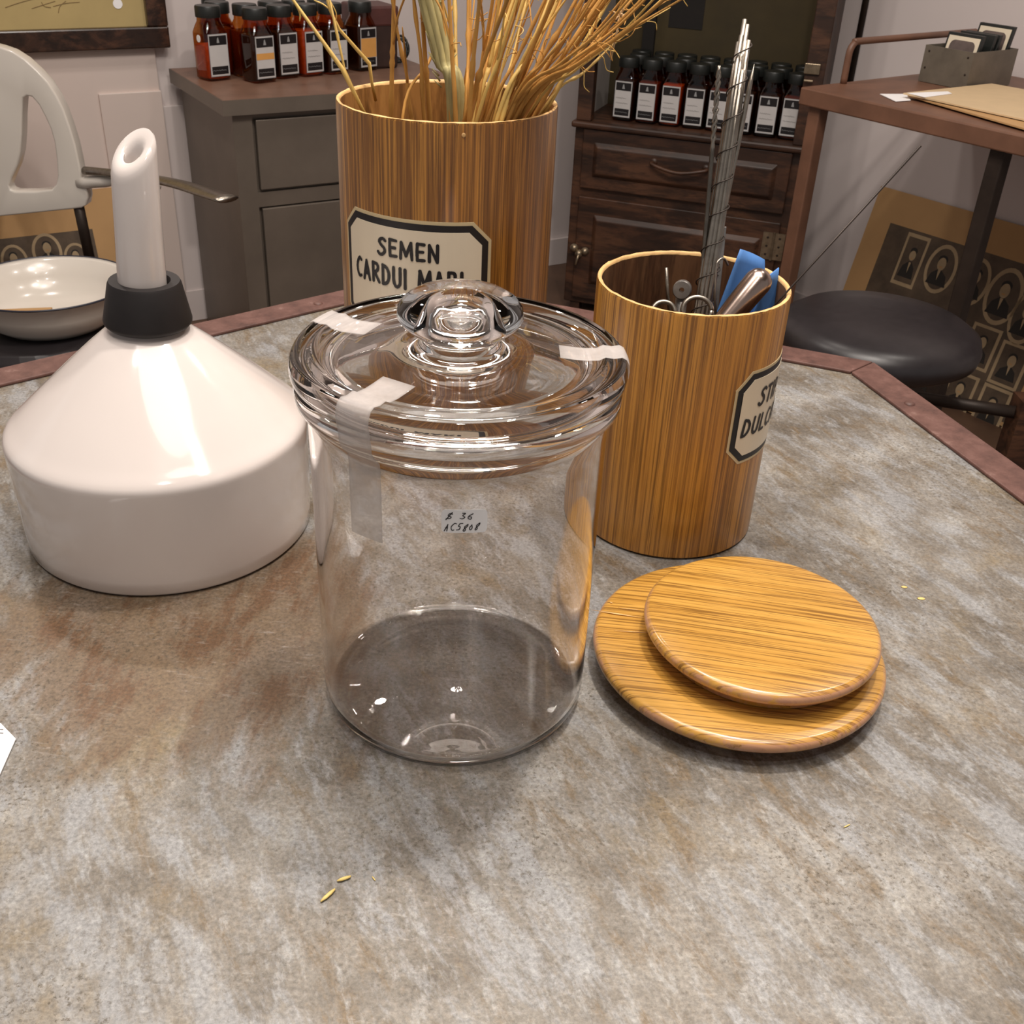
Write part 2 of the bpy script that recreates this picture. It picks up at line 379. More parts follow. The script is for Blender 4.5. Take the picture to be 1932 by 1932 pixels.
# ---------------------------------------------------------------- table
A, B, Cc, D, E_, F_ = [Vector((x, y, 0)) for x, y in ((-.148, 1.257), (.376, 1.060), (.56, .480), (.08, .05), (-.50, .28), (-.564, .883))]
hexo = [A, B, Cc, D, E_, F_]; cen = sum(hexo, Vector())/6
def inset(poly, d):
    out = []; n = len(poly)
    for i in range(n):
        p0, p1, p2 = poly[i-1], poly[i], poly[(i+1) % n]
        e1 = (p1-p0).normalized(); e2 = (p2-p1).normalized()
        n1 = Vector((e1.y, -e1.x, 0)); n2 = Vector((e2.y, -e2.x, 0))
        if n1.dot(cen-p1) < 0: n1 = -n1; n2 = -n2
        b = (n1+n2).normalized(); out.append(p1+b*(d/b.dot(n1)))
    return out
hin = inset(hexo, .038); hdn = inset(hexo, .004)
tab = empty('hexagonal_table', (0, .65, -.76), 0, 'six-sided metal-topped table with stained zinc surface and riveted brown edging', 'table')
mb = MB(); mb.prism([p+Vector((0, 0, -.006)) for p in inset(hexo, .006)], (0, 0, .006)); mb.build('zinc_top', ZINC, tab, rel=None)
for i in range(6):
    a, b, c, d = hexo[i], hexo[(i+1) % 6], hin[(i+1) % 6], hin[i]
    e = (b-a).normalized()*.0006; mb = MB()
    mb.prism([a+e, b-e, c-e, d+e], (0, 0, .0035)); q = (a-cen).normalized()
    n = (a+b)/2-cen; nrm = Vector((-(b-a).y, (b-a).x, 0)).normalized(); nrm = nrm if nrm.dot(n) < 0 else -nrm
    mb.prism([a+e, b-e, b-e+nrm*.004, a+e+nrm*.004], (0, 0, -.045))
    mb.build('edge_strip', RUST, tab, bevel=.0012, rel=None)
mb = MB(); hh = inset(hexo, .05)
for i in range(6):
    a, b = hh[i], hh[(i+1) % 6]; nrm = (cen-(a+b)/2).normalized()*.02
    mb.prism([a+Vector((0, 0, -.008)), b+Vector((0, 0, -.008)), b+nrm+Vector((0, 0, -.008)), a+nrm+Vector((0, 0, -.008))], (0, 0, -.07))
mb.build('apron', IRON, tab, rel=None)
for i in range(6):
    p = hh[i]; mb = MB(); mb.box((p.x-.018, p.y-.018, -.76), (p.x+.018, p.y+.018, -.008)); mb.build('leg', IRON, tab, bevel=.003, rel=None)
for p in (atz(600, 573, .0035), atz(1716, 762, .0035), (B+Cc)/2*.35+Cc*.65-Vector((.02, .01, 0)), Vector((-.42, .985, .0035))):
    T = Matrix.Translation(Vector((p.x, p.y, .003))); mb = MB(); mb.lathe([(0.0055, 0), (.0052, .0012), (.0035, .0024), (0, .0028)], 16, T=T); mb.build('rivet', RUST, tab, True, rel=None)

# ---------------------------------------------------------------- cylinder label tools
class Cyl:
    def __init__(s, x, y, R): s.x, s.y, s.R = x, y, R
    def p(s, ang, z, off=0.): r = s.R+off; return Vector((s.x+r*math.cos(ang), s.y+r*math.sin(ang), z))
def panel(mb, cy, a0, a1, z0, z1, ch, off, mi=0, ins=0., round_=False):
    """octagonal or rounded paper on a cylinder, closed thin solid"""
    R = cy.R; a0 += ins/R; a1 -= ins/R; z0 += ins; z1 -= ins; ch = max(ch-ins*.58, .0005); N = 36; V = []; Fc = []
    da = ch/R; us = sorted(set([a0, a0+da, a1-da, a1]+[a0+(a1-a0)*i/N for i in range(N+1)] + [a0+da*i/6 for i in range(6)] + [a1-da*i/6 for i in range(6)]))
    for u in us:
        e = min(1, min(u-a0, a1-u)/da); e = max(e, 0)
        h = (ch*(1-math.sqrt(max(0, 1-(1-e)**2)))) if round_ else ch*(1-e)
        V += [cy.p(u, z0+h, off), cy.p(u, z1-h, off)]
    n = len(us)
    for i in range(n-1): Fc.append((2*i, 2*i+2, 2*i+3, 2*i+1))
    for u in us: pass
    V2 = []
    for i, u in enumerate(us):
        V2 += [V[2*i]-(V[2*i]-Vector((cy.x, cy.y, V[2*i].z))).normalized()*(off*.9), V[2*i+1]-(V[2*i+1]-Vector((cy.x, cy.y, V[2*i+1].z))).normalized()*(off*.9)]
    k = len(V); V += V2
    for i in range(n-1):
        Fc.append((2*i, k+2*i, k+2*i+2, 2*i+2)); Fc.append((2*i+1, 2*i+3, k+2*i+3, k+2*i+1))
    mb.add(V, Fc, mi)
def arc(cx, cy, rx, ry, a0, a1, n=8): return [(cx+rx*math.cos(math.radians(a0+(a1-a0)*i/n)), cy+ry*math.sin(math.radians(a0+(a1-a0)*i/n))) for i in range(n+1)]
GL = {  # hand-drawn strokes: width, strokes
 'S': (.62, [[(.56, .9), (.4, 1.0), (.18, .93), (.12, .76), (.28, .58), (.46, .44), (.52, .25), (.36, .05), (.14, .02), (.0, .14)]]),
 'E': (.52, [[(.06, 1), (.05, .5), (.07, .0)], [(.06, 1), (.5, .98)], [(.06, .52), (.4, .52)], [(.07, .01), (.5, .02)]]),
 'M': (.86, [[(.04, .0), (.1, 1)], [(.1, 1), (.42, .2)], [(.42, .2), (.74, 1)], [(.74, 1), (.8, .0)]]),
 'N': (.68, [[(.06, .0), (.06, 1)], [(.06, 1), (.56, .0)], [(.56, .0), (.58, 1)]]),
 'C': (.52, [[(.48, .92), (.3, 1.0), (.1, .8), (.02, .5), (.08, .2), (.26, .02), (.46, .06)]]),
 'A': (.62, [[(.02, .0), (.28, 1)], [(.28, 1), (.58, .0)], [(.12, .34), (.47, .34)]]),
 'R': (.6, [[(.06, .0), (.06, 1)], [(.06, 1), (.4, .96), (.48, .78), (.38, .58), (.08, .5)], [(.2, .5), (.56, .0)]]),
 'D': (.62, [[(.06, .0), (.06, 1)], [(.06, 1), (.36, .9), (.54, .6), (.5, .25), (.3, .04), (.06, .0)]]),
 'U': (.6, [[(.06, 1), (.06, .35), (.16, .06), (.34, .0), (.5, .12), (.54, .4), (.54, 1)]]),
 'I': (.2, [[(.08, 1), (.08, .0)]]),
 'T': (.56, [[(.02, .98), (.54, .98)], [(.28, .98), (.28, .0)]]),
 'P': (.56, [[(.06, .0), (.06, 1)], [(.06, 1), (.4, .96), (.5, .76), (.38, .55), (.08, .5)]]),
 'L': (.5, [[(.06, 1), (.06, .0)], [(.06, .0), (.46, .0)]]),
 '.': (.2, [[(.08, .02), (.1, .03)]]),
 ' ': (.36, []),
 '$': (.6, [[(.5, .85), (.2, .9), (.15, .6), (.42, .42), (.4, .12), (.02, .1)], [(.05, -.1), (.42, 1.1)]]),
 '3': (.5, [[(.05, .9), (.35, .9), (.2, .55), (.42, .3), (.25, .05), (.02, .12)]]),
 '6': (.5, [[(.42, .9), (.12, .5), (.12, .12), (.36, .05), (.4, .35), (.15, .4)]]),
 '5': (.5, [[(.5, 1), (.16, .95)], [(.16, .95), (.12, .6), (.36, .5), (.32, .12), (.02, .05)]]),
 '8': (.5, [[(.4, .95), (.1, .6), (.36, .2), (.2, .02), (.08, .2), (.4, .7), (.4, .95)]]),
 '0': (.46, [[(.2, .7), (.06, .35), (.2, .05), (.36, .3), (.2, .7)]]),
 'a': (.5, [[(.02, .0), (.2, .9)], [(.2, .9), (.34, .0)], [(.08, .4), (.3, .42)]]),
 'm': (.9, [[(.04, .0), (.1, 1), (.35, .35), (.6, 1), (.68, .0)]]),
 '~': (1.7, [[(0, .2), (.15, .5), (.3, .1), (.45, .5), (.6, .15), (.75, .45), (.9, .1), (1.05, .5), (1.2, .15), (1.35, .3), (1.6, .15)]]),
}
CURVY = set('SCRDUP$3658am0~')
def write(mb, mapf, text, h, thick, width=None, off=.0006, gap=.22, jit=.03, slant=0., mi=0, seed=1):
    rnd = random.Random(seed); tot = sum(GL[c][0]+gap for c in text)-gap
    sx = (width/tot) if width else h; u = 0
    for ch in text:
        wd, strokes = GL[ch]; dy = rnd.uniform(-jit, jit)
        for st in strokes:
            st = [(a+rnd.uniform(-jit, jit)*.4, b+rnd.uniform(-jit, jit)*.4) for a, b in st]
            if len(st) > 2 or ch in CURVY:
                pts = [(q.x, q.y) for q in catmull([(a, b, 0) for a, b in st], 5)]
            else: pts = [(st[0][0]+(st[1][0]-st[0][0])*i/3, st[0][1]+(st[1][1]-st[0][1])*i/3) for i in range(4)]
            P = [((u+a)*sx+slant*b*h, (b+dy)*h) for a, b in pts]; t2 = thick/2
            L = []; R_ = []
            for i, (a, b) in enumerate(P):
                p0 = P[max(i-1, 0)]; p1 = P[min(i+1, len(P)-1)]; dx, dyv = p1[0]-p0[0], p1[1]-p0[1]; l = math.hypot(dx, dyv) or 1
                wv = t2*(1+rnd.uniform(-.1, .1)); L.append((a-dyv/l*wv, b+dx/l*wv)); R_.append((a+dyv/l*wv, b-dx/l*wv))
            def cap(c, p, q):  # rounded end
                a0 = math.atan2(p[1]-c[1], p[0]-c[0]); return [(c[0]+t2*math.cos(a0-PI*k/5), c[1]+t2*math.sin(a0-PI*k/5)) for k in range(1, 5)]
            n = len(P); V = [mapf(*q, off) for q in L]+[mapf(*q, off) for q in R_]
            Fc = [(i, n+i, n+i+1, i+1) for i in range(n-1)]
            mb.add(V, Fc, mi)
            c1 = cap(P[-1], L[-1], R_[-1]); mb.add([mapf(*q, off) for q in [L[-1]]+c1+[R_[-1]]], [tuple(reversed(range(6)))], mi)
            c0 = cap(P[0], R_[0], L[0]); mb.add([mapf(*q, off) for q in [R_[0]]+c0+[L[0]]], [tuple(reversed(range(6)))], mi)
        u += wd+gap
rad = math.radians

# ---------------------------------------------------------------- wooden canisters
def canister(cy, h, wall, mat, inner, label):
    root = empty('wooden_canister', (cy.x, cy.y, 0), 0, label, 'canister')
    R = cy.R; n = 96
    mb = MB(); mb.lathe([(0, .0012), (R-.001, .0012), (R, .002), (R, h-.0015), (R-.0006, h)], n); o1 = mb.build('body', mat, root, True, auto=rad(40))
    mb = MB(); ri = R-wall
    prof = [(R-.0006, h), (R-wall/2, h+.0006), (ri+.0004, h), (ri, h-.002)]
    V = MB(); V.lathe(prof, n)
    rr = random.Random(3)
    V.V = [Vector((v.x, v.y, v.z+rr.uniform(-.00035, .00035))) for v in V.V]; V.build('rim', RIMW, root, True)
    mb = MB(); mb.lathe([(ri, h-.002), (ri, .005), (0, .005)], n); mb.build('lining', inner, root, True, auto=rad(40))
    return root
CB = Cyl(-.0661, .8811, .0870); HB = .2797
CS = Cyl(.1210, .7348, .06873); HS = .1926
big = canister(CB, HB, .0034, WOOD_A, INNER_A, 'tall brown wooden canister holding dried stalks, with cream SEMEN CARDUI MARI label')
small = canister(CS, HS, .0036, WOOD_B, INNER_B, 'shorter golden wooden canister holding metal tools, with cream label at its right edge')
def can_label(root, cy, a0, a1, z0, z1, ch, bw, ew):
    mb = MB(); panel(mb, cy, a0, a1, z0, z1, ch, .0004); lb = mb.build('label', CREAM2, root, rel=None, recalc=False)
    mb = MB(); panel(mb, cy, a0, a1, z0, z1, ch, .0007, 0, ew); mb.build('label_border', INK, lb, rel=None, recalc=False)
    mb = MB(); panel(mb, cy, a0, a1, z0, z1, ch, .0010, 0, ew+bw); mb.build('label_panel', CREAM, lb, rel=None, recalc=False)
    return lb
lb = can_label(big, CB, rad(-149.5), rad(-62.5), .112, .2085, .0145, .0052, .0026)
mb = MB(); f = lambda u, v, o: CB.p(rad(-122.3)+u/CB.R, .1782+v, o); write(mb, f, 'SEMEN', .0128, .0025, width=.0505, off=.0014, seed=3)
f = lambda u, v, o: CB.p(rad(-138.5)+u/CB.R, .1550+v, o); write(mb, f, 'CARDUI MARI', .0148, .0027, width=.0935, off=.0014, seed=5)
mb.build('lettering', INK, lb, rel=None, recalc=False)
mb = MB(); f = lambda u, v, o: CB.p(rad(-128)+u/CB.R, .1290+v, o); write(mb, f, 'M~', .0045, .00045, off=.0014, seed=5); mb.build('small_lettering', REDINK, lb, rel=None, recalc=False)
lb = can_label(small, CS, rad(-65.5), rad(24), .0775, .1500, .0125, .0044, .0022)
mb = MB(); f = lambda u, v, o: CS.p(rad(-46)+u/CS.R, .1215+v, o); write(mb, f, 'STIP.', .0125, .0024, width=.033, off=.0014, jit=.01, seed=2, slant=.12)
f = lambda u, v, o: CS.p(rad(-57)+u/CS.R, .1005+v, o); write(mb, f, 'DULCAM.', .0125, .0024, width=.062, off=.0014, jit=.01, seed=4, slant=.12)
mb.build('lettering', INK, lb, rel=None, recalc=False)
mb = MB()
for (a, z, r) in ((rad(-77.9), .2718, .0016),):
    T = Matrix.Translation(CB.p(a, z, 0)) @ Vector((math.cos(a), math.sin(a), 0)).to_track_quat('Z', 'Y').to_matrix().to_4x4()
    mb.lathe([(r, .0001), (r*.9, .0005), (r*.4, .0004), (0, .0005)], 10, T=T)
mb.build('pale_chip', RIMW, big, rel=None, smooth=True)

# ---------------------------------------------------------------- discs (canister lids)
def lid_disc(px, R, z0, th, mat, label, plug, tilt=0, rz=0):
    root = empty('canister_lid', (px[0], px[1], z0), rz, label, 'lid')
    mb = MB(); e = th/2
    prof = [(0, plug)]+[(R*.8, plug)]+[(R-e+e*math.sin(PI*k/8), plug+e-e*math.cos(PI*k/8)) for k in range(9)]+[(R*.7, plug+th+.0003), (0, plug+th+.0006)]
    mb.lathe(prof, 96); mb.build('disc', mat, root, True)
    mb = MB(); mb.lathe([(0, 0), (R*.86, 0), (R*.87, .001), (R*.87, plug+.0002), (0, plug+.0002)], 64); mb.build('plug', mat, root, True, auto=rad(40))
    root.rotation_euler = (tilt, 0, rz)
    return root
big_lid = lid_disc((.1495, .546), .0932, 0, .0088, DISC_A, 'large round golden wooden lid lying flat on the table under a smaller one', .0098)
lid_disc((.1622, .5475), .0745, .0194, .0088, DISC_B, 'small round golden wooden lid lying on top of the larger lid', .0090)

mb = MB()
for a_, b_, w_ in (((1117, 1151), (1212, 1166), .0006), ((1166, 1147), (1210, 1152), .0003), ((1158, 1190), (1222, 1194), .0004), ((1150, 1136), (1156, 1138), .0005)):
    p, q = atz(*a_, .0192), atz(*b_, .0192); d = (q-p).normalized(); n_ = Vector((-d.y, d.x, 0))*w_
    mb.prism([p, p.lerp(q, .5)-n_, q, p.lerp(q, .5)+n_], (0, 0, .00025))
mb.build('pale_scratches', RIMW, big_lid, rel=None)

# ---------------------------------------------------------------- glass jar
JX, JY = -.0312, .5165; JC = Cyl(JX, JY, .080)
jar = empty('glass_jar', (JX, JY, 0), 0, 'empty clear glass jar with handwritten price sticker, standing in the centre of the table', 'jar')
mb = MB(); mb.lathe([(0, .0016), (.060, .0016), (.066, .0004), (.072, .0006), (.0775, .0035), (.0797, .009), (.080, .016), (.080, .024), (.080, .060), (.080, .120), (.080, .170), (.080, .185), (.080, .192), (.0802, .1945), (.0808, .1968), (.0835, .1990), (.0862, .2020), (.0866, .2065), (.0850, .2095), (.0815, .2105),
    (.0765, .2100), (.0768, .2070), (.0771, .203), (.0772, .198), (.0772, .185), (.0772, .150), (.0772, .080), (.0772, .028), (.0772, .018), (.0771, .0130), (.0764, .0095), (.0735, .0062), (.067, .0052), (0, .0050)], 128)
mb.build('glass_body', GLASS, jar, True, auto=rad(60))
mb = MB(); mb.lathe([(0, .2440), (.010, .2436), (.0145, .2410), (.0155, .2350), (.0160, .2240), (.0175, .2210), (.022, .2203), (.062, .2190), (.0690, .2175), (.0700, .2040), (.0735, .2040), (.0740, .2115), (.0820, .2118), (.0862, .2125), (.0878, .2150), (.0882, .2180), (.0876, .2215), (.0860, .2245), (.0840, .2255), (.0822, .2248), (.0805, .2236), (.0788, .2240),
    (.0770, .2252), (.0750, .2254), (.0728, .2242), (.0712, .2226), (.0690, .2222), (.0660, .2232), (.0560, .2240), (.0400, .2246), (.0280, .2262), (.0222, .2282), (.0200, .2310), (.0212, .2336), (.0262, .2362), (.0306, .2400), (.0325, .2430), (.0320, .2472),
    (.0290, .2512), (.0240, .2541), (.0160, .2562), (.0080, .2572), (0, .2574)], 128)
mb.V = [v for v in mb.V]
mb.build('lid', GLASS, jar, True)
st = MB(); panel(st, JC, rad(-91.9), rad(-76.0), .1625, .1755, .0022, .0003, round_=True); stk = st.build('price_sticker', PAPER, jar, rel=None, recalc=False)
mb = MB(); f = lambda u, v, o: JC.p(rad(-90.4)+u/JC.R, .1703+v, o); write(mb, f, '$ 36', .0036, .00045, width=.0125, off=.0005, jit=.08, slant=.3, seed=3)
f = lambda u, v, o: JC.p(rad(-91)+u/JC.R, .1638+v, o); write(mb, f, 'aC5808', .0042, .00045, width=.0165, off=.0005, jit=.08, slant=.3, seed=8)
mb.build('handwriting', INK, stk, rel=None, recalc=False)
# frosted tape strips
LIDTOP = [(.052, .2248), (.060, .2240), (.066, .2236), (.072, .2240), (.0755, .2258), (.080, .2252), (.084, .2260), (.0865, .2247), (.0882, .2215), (.0887, .2180), (.0882, .2140), (.0872, .2080), (.0868, .2030), (.0845, .1985), (.0812, .1950), (.0806, .190), (.0806, .180), (.0806, .170), (.0806, .160), (.0806, .150)]
def tape(a_deg, w, n0, n1, label, taper=0., sub=3):
    prof = LIDTOP[n0:n1]; a = rad(a_deg); rad_d = Vector((math.cos(a), math.sin(a), 0)); tan = Vector((-math.sin(a), math.cos(a), 0)); V = []; K = 8
    for i, (r, z) in enumerate(prof):
        for k in range(K+1):
            s = (k/K-.5)*w
            if r > .075: th = s/r; p = Vector((math.cos(a+th), math.sin(a+th), 0))*(r+.0003)
            else: p = rad_d*r+tan*s
            zz = z+.0004+ (taper*(k/K-.5) if i in (0, len(prof)-1) else 0)
            V.append(Vector((JX, JY, 0))+p+Vector((0, 0, zz)))
    n = len(V); Fc = []
    for i in range(len(prof)-1):
        for k in range(K):
            q = i*(K+1)+k; Fc.append((q, q+1, q+K+2, q+K+1))
    o = mk('tape_strip', V, Fc, TAPE, jar, True)
    so = o.modifiers.new('s', 'SOLIDIFY'); so.thickness = .00015; so.offset = 1
    o['label'] = label; return o
tape(-120.5, .0195, 0, 20, 'long frosted strip running down the jar side', taper=.0)
tape(157, .019, 0, 8, 'short frosted strip at back left')
tape(2, .017, 0, 11, 'short frosted strip over the right edge')

# ---------------------------------------------------------------- porcelain cone
FX, FY = -.2595, .6904
fun = empty('porcelain_funnel', (FX, FY, 0), 0, 'white porcelain cone-shaped funnel standing upside down on the table', 'funnel')
mb = MB(); mb.lathe([(.098, .0012), (.1015, .0006), (.1035, .003), (.1040, .012), (.1042, .020), (.1050, .050), (.1056, .073), (.1057, .0800), (.1057, .0820), (.1052, .0845), (.1040, .0865), (.1022, .0884), (.100, .0905), (.098, .0922), (.094, .0960), (.080, .1092), (.060, .1275), (.042, .1435), (.030, .1535), (.020, .160), (.012, .165), (.012, .163), (.028, .150), (.058, .124), (.100, .085), (.101, .05), (.100, .003)], 128)
mb.build('body', PORC, fun, True, auto=rad(50))
# slanted spout, slightly leaning
b0 = aty(269, 540, FY); b1 = aty(251, 283, FY); ax = (b1-b0).normalized(); sx = ax.cross(Vector((0, 1, 0))).normalized()*-1; sy = ax.cross(sx)
if sy.y < 0: sy = -sy
mb = MB(); N = 48; L = (b1-b0).length; secs = []
def cut(a, r):   # top height as a function of angle: low at front-left
    return L*1.0 + (math.cos(a-rad(62)))*r*.92
def rg(r, hf): return [b0-ax*.02+(ax*(.02)+ax*hf(a)) + sx*math.cos(a)*r+sy*math.sin(a)*r for a in [2*PI*i/N for i in range(N)]]
secs += [rg(.0162, lambda a: -.03), rg(.0160, lambda a: 0), rg(.0152, lambda a: L*.45), rg(.0146, lambda a: cut(a, .0146)-.006), rg(.0139, lambda a: cut(a, .0139)-.0022), rg(.0125, lambda a: cut(a, .0125)+.0002), rg(.0085, lambda a: cut(a, .0085)), rg(.0062, lambda a: cut(a, .0062)-.0016), rg(.0057, lambda a: cut(a, .0057)-.006), rg(.0057, lambda a: L*.3)]
mb.loft(secs); mb.build('spout', PORC, fun, True, rel=None, auto=rad(60))
# rubber stopper
z0, z1 = .1545, .1925; c0 = aty(280, 607, FY); c1 = aty(272, 528, FY); a2 = (c1-c0).normalized()
T = Matrix.Translation(c0) @ a2.to_track_quat('Z', 'Y').to_matrix().to_4x4(); h = (c1-c0).length
mb = MB(); mb.lathe([(.0215, -.001), (.0275, -.001), (.0293, .001), (.0295, .003), (.0242, h-.002), (.0232, h), (.0172, h), (.0165, h-.003), (.0165, .002)], 64, T=T)
mb.build('rubber_stopper', RUBBER, fun, True, rel=None, auto=rad(50))

# ---------------------------------------------------------------- things in the small canister
def P3(px, py, y): return aty(px, py, y)
def rod_thing(name, label, cat, pts, r, mat, n=8, extra=None):
    o = MB(); o.tube(pts, r, n); ob = o.build(name, mat, smooth=True); tag(ob, label, cat); return ob
Y0 = CS.y
def bottom_pt(top, mid, z=.008):
    """extend the line top->mid down to the canister floor"""
    d = mid-top; t = (z-top.z)/d.z; p = top+d*t
    q = Vector((p.x-CS.x, p.y-CS.y, 0)); lim = CS.R-.008
    if q.length > lim: q = q*(lim/q.length)
    return Vector((CS.x+q.x, CS.y+q.y, z))
# bundle of rods tied with wire
bt, bm_ = P3(1408, 45, .80), P3(1326, 588, .735); bb = bottom_pt(bt, bm_)
bun = empty('skewer_bundle', bb, 0, 'tall bundle of metal skewers tied together with spiralling dark wire', 'skewers')
dirb = (bt-bb).normalized(); e1 = dirb.cross(Vector((0, 1, 0))).normalized(); e2 = dirb.cross(e1)
LB = (bt-bb).length
for k, (u, v, dl) in enumerate(((-1.6, -.3, -.01), (-.55, -.75, 0), (.55, -.6, .003), (1.5, -.2, -.012), (-.9, .7, -.03), (.2, .8, -.02), (1.1, .8, -.008))):
    rr = .0021; pts = []
    for i in range(9):
        t_ = i/8; sp = 1.25-.55*t_
        pts.append(bb+dirb*(LB+dl)*t_+(e1*u+e2*v)*.0031*sp)
    mb = MB(); mb.tube(pts, [rr*.9]+[rr]*6+[rr, rr*.75], 10); mb.build('skewer', STEEL, bun, True, rel=None)
pts = []
for i in range(420):
    t_ = .42+.55*i/419; a = t_*2*PI*19*.9; sp = 1.25-.55*t_
    pts.append(bb+dirb*LB*t_+(e1*math.cos(a)*1.95+e2*math.sin(a)*1.5)*.0042*sp)
mb = MB(); mb.tube(pts, .0005, 5); mb.build('binding_wire', IRON, bun, True, rel=None)
# twisted skewer on the left
tt, tm = P3(1357, 124, .775), P3(1321, 560, .742); tb = bottom_pt(tt, tm, .02)
d = (tt-tb); mb = MB(); pts = []; N = 90
g1 = d.normalized().cross(Vector((0, 1, 0))).normalized(); g2 = d.normalized().cross(g1)
for s_ in (0, PI):
    pts = []
    for i in range(N+1):
        t_ = i/N; tw = max(0, (t_-.84)/.16); a = tw*2*PI*4.5+s_; rr_ = .0013*min(1, tw*8)*(1-.6*max(0, (t_-.96)/.04))
        pts.append(tb+d*t_+(g1*math.cos(a)+g2*math.sin(a))*rr_)
    mb.tube(pts, [.00165 if i < N*.84 else .00115 for i in range(N)]+[.0006], 8)
tag(mb.build('twisted_skewer', STEEL, smooth=True), 'thin metal skewer with twisted drill-like tip, left of the tied bundle', 'skewer')
tt, tm = P3(1423, 121, .79), P3(1358, 440, .762); tb = bottom_pt(tt, tm, .02); d = tt-tb
rod_thing('metal_skewer', 'single plain pointed skewer standing just right of the tied bundle', 'skewer', [tb, tb+d*.5, tb+d*.9, tb+d*.96, tt], [.0017, .0017, .0019, .0015, .0002], STEEL)
# long thin needle leaning far right
nt_, nm = P3(1737, 275, .745), P3(1487, 548, .716); d = (nm-nt_); nb = nt_+d*1.22
rod_thing('long_needle', 'very long thin needle leaning out of the canister far to the right', 'needle', [nb, nm, nt_], [.0006, .0007, .0009], IRON)
# flat ruler-like bar
q0, q1 = P3(1364, 428, .762), P3(1350, 560, .748); qb = q0+(q1-q0)*1.7
fb = empty('steel_rule', qb, 0, 'flat grey steel strip with small holes, upright behind the blue paper', 'ruler')
ax_ = (q0-qb).normalized(); sd = Vector((1, 0, .05)).normalized(); L_ = (q0-qb).length
mb = MB(); mb.prism([qb-sd*.0032, qb+sd*.0032, q0+sd*.0026, q0-sd*.0026], (0, .0012, 0)); mb.build('strip', STEELD, fb, rel=None, bevel=.0004)
mb = MB()
for k in (.02, .03, .037, .05):
    p = q0-ax_*k*.6-ax_*.004; T = Matrix.Translation(p+Vector((0, -.0003, 0))) @ Matrix.Rotation(PI/2, 4, 'X'); mb.lathe([(.0005, -.0004), (.0005, .0002), (0, .0002)], 8, T=T)
mb.build('hole_marks', IRON, fb, rel=None)
# blue paper packet
def sheet_thing(name, label, cat, pxs, ys, mat, th=.0008, bow=.0):
    P = [P3(px, py, y) for (px, py), y in zip(pxs, ys)]
    V = []; n = 8
    for i in range(n+1):
        for j in range(n+1):
            u, v = i/n, j/n; p = P[0]*(1-u)*(1-v)+P[1]*u*(1-v)+P[2]*u*v+P[3]*(1-u)*v
            V.append(p+Vector((0, math.sin(PI*u)*bow, 0)))
    Fc = [(i*(n+1)+j, (i+1)*(n+1)+j, (i+1)*(n+1)+j+1, i*(n+1)+j+1) for i in range(n) for j in range(n)]
    o = mk(name, V, Fc, mat, None, True); s = o.modifiers.new('s', 'SOLIDIFY'); s.thickness = th
    return tag(o, label, cat)
sheet_thing('blue_paper', 'blue folded paper sheet sticking up behind the steel handle', 'paper', [(1330, 650), (1445, 655), (1443, 490), (1398, 470)], [.738, .752, .760, .752], BLUE, bow=.003)
sheet_thing('blue_card', 'blue card with white edge between the steel handle and canister rim', 'card', [(1400, 640), (1458, 645), (1470, 505), (1452, 520)], [.745, .748, .752, .744], BLUE)
# rounded steel handle
h0, h1 = P3(1446, 512, .728), P3(1372, 602, .712); d = (h1-h0).normalized(); hb = h0+d*.075
hp = []; hr = []
for k in range(7): a = PI/2*k/6; hp.append(h0+d*(.0098-.0098*math.sin(a+0)*1) if False else h0+d*(.0095*(1-math.cos(a)))); hr.append(.0098*math.sin(a)+.0001)
hp += [h0+d*.03, h0+d*.05, hb]; hr += [.0092, .0082, .007]
rod_thing('knife_handle', 'thick round-ended polished steel handle leaning in front of the blue paper', 'handle', hp, hr, STEELB, 24)
# hook wire
pts = catmull([P3(1351, 600, .728), P3(1349, 560, .73), P3(1351, 505, .735), P3(1358, 490, .738), P3(1367, 489, .74), P3(1373, 500, .742)], 6)
rod_thing('wire_hook', 'bent thin wire hook beside the flat steel strip', 'hook', [P3(1351, 600, .728)+Vector((0, 0, -.05))]+pts, .0009, STEEL, 8)
# scissors: two finger rings joined by shanks
sc = empty('scissors', P3(1290, 600, .712)+Vector((0, 0, -.06)), 0, 'steel scissors pushed in handles up, with two finger rings at the rim', 'scissors')
def ringpts(c, rx, rz_, ry=.0): return [c+Vector((math.cos(2*PI*i/32)*rx, math.sin(2*PI*i/32)*ry, math.sin(2*PI*i/32)*rz_)) for i in range(33)]
c0 = P3(1252, 589, .712); c1 = P3(1315, 585, .703)
mb = MB(); mb.tube(ringpts(c0, .0080, .0062, .004), .0017, 10); mb.tube([c0+Vector((0, .0, -.006)), c0+Vector((.008, .0, -.03)), c0+Vector((.012, 0, -.09))], [.002, .0025, .002], 8); mb.build('finger_ring', STEEL, sc, True, rel=None)
mb = MB(); mb.tube(ringpts(c1, .0100, .0078, .004), .0017, 10); mb.tube([c1+Vector((0, .0, -.0075)), c1+Vector((-.008, 0, -.03)), c1+Vector((-.012, 0, -.09))], [.002, .0025, .002], 8); mb.build('finger_ring', STEEL, sc, True, rel=None)
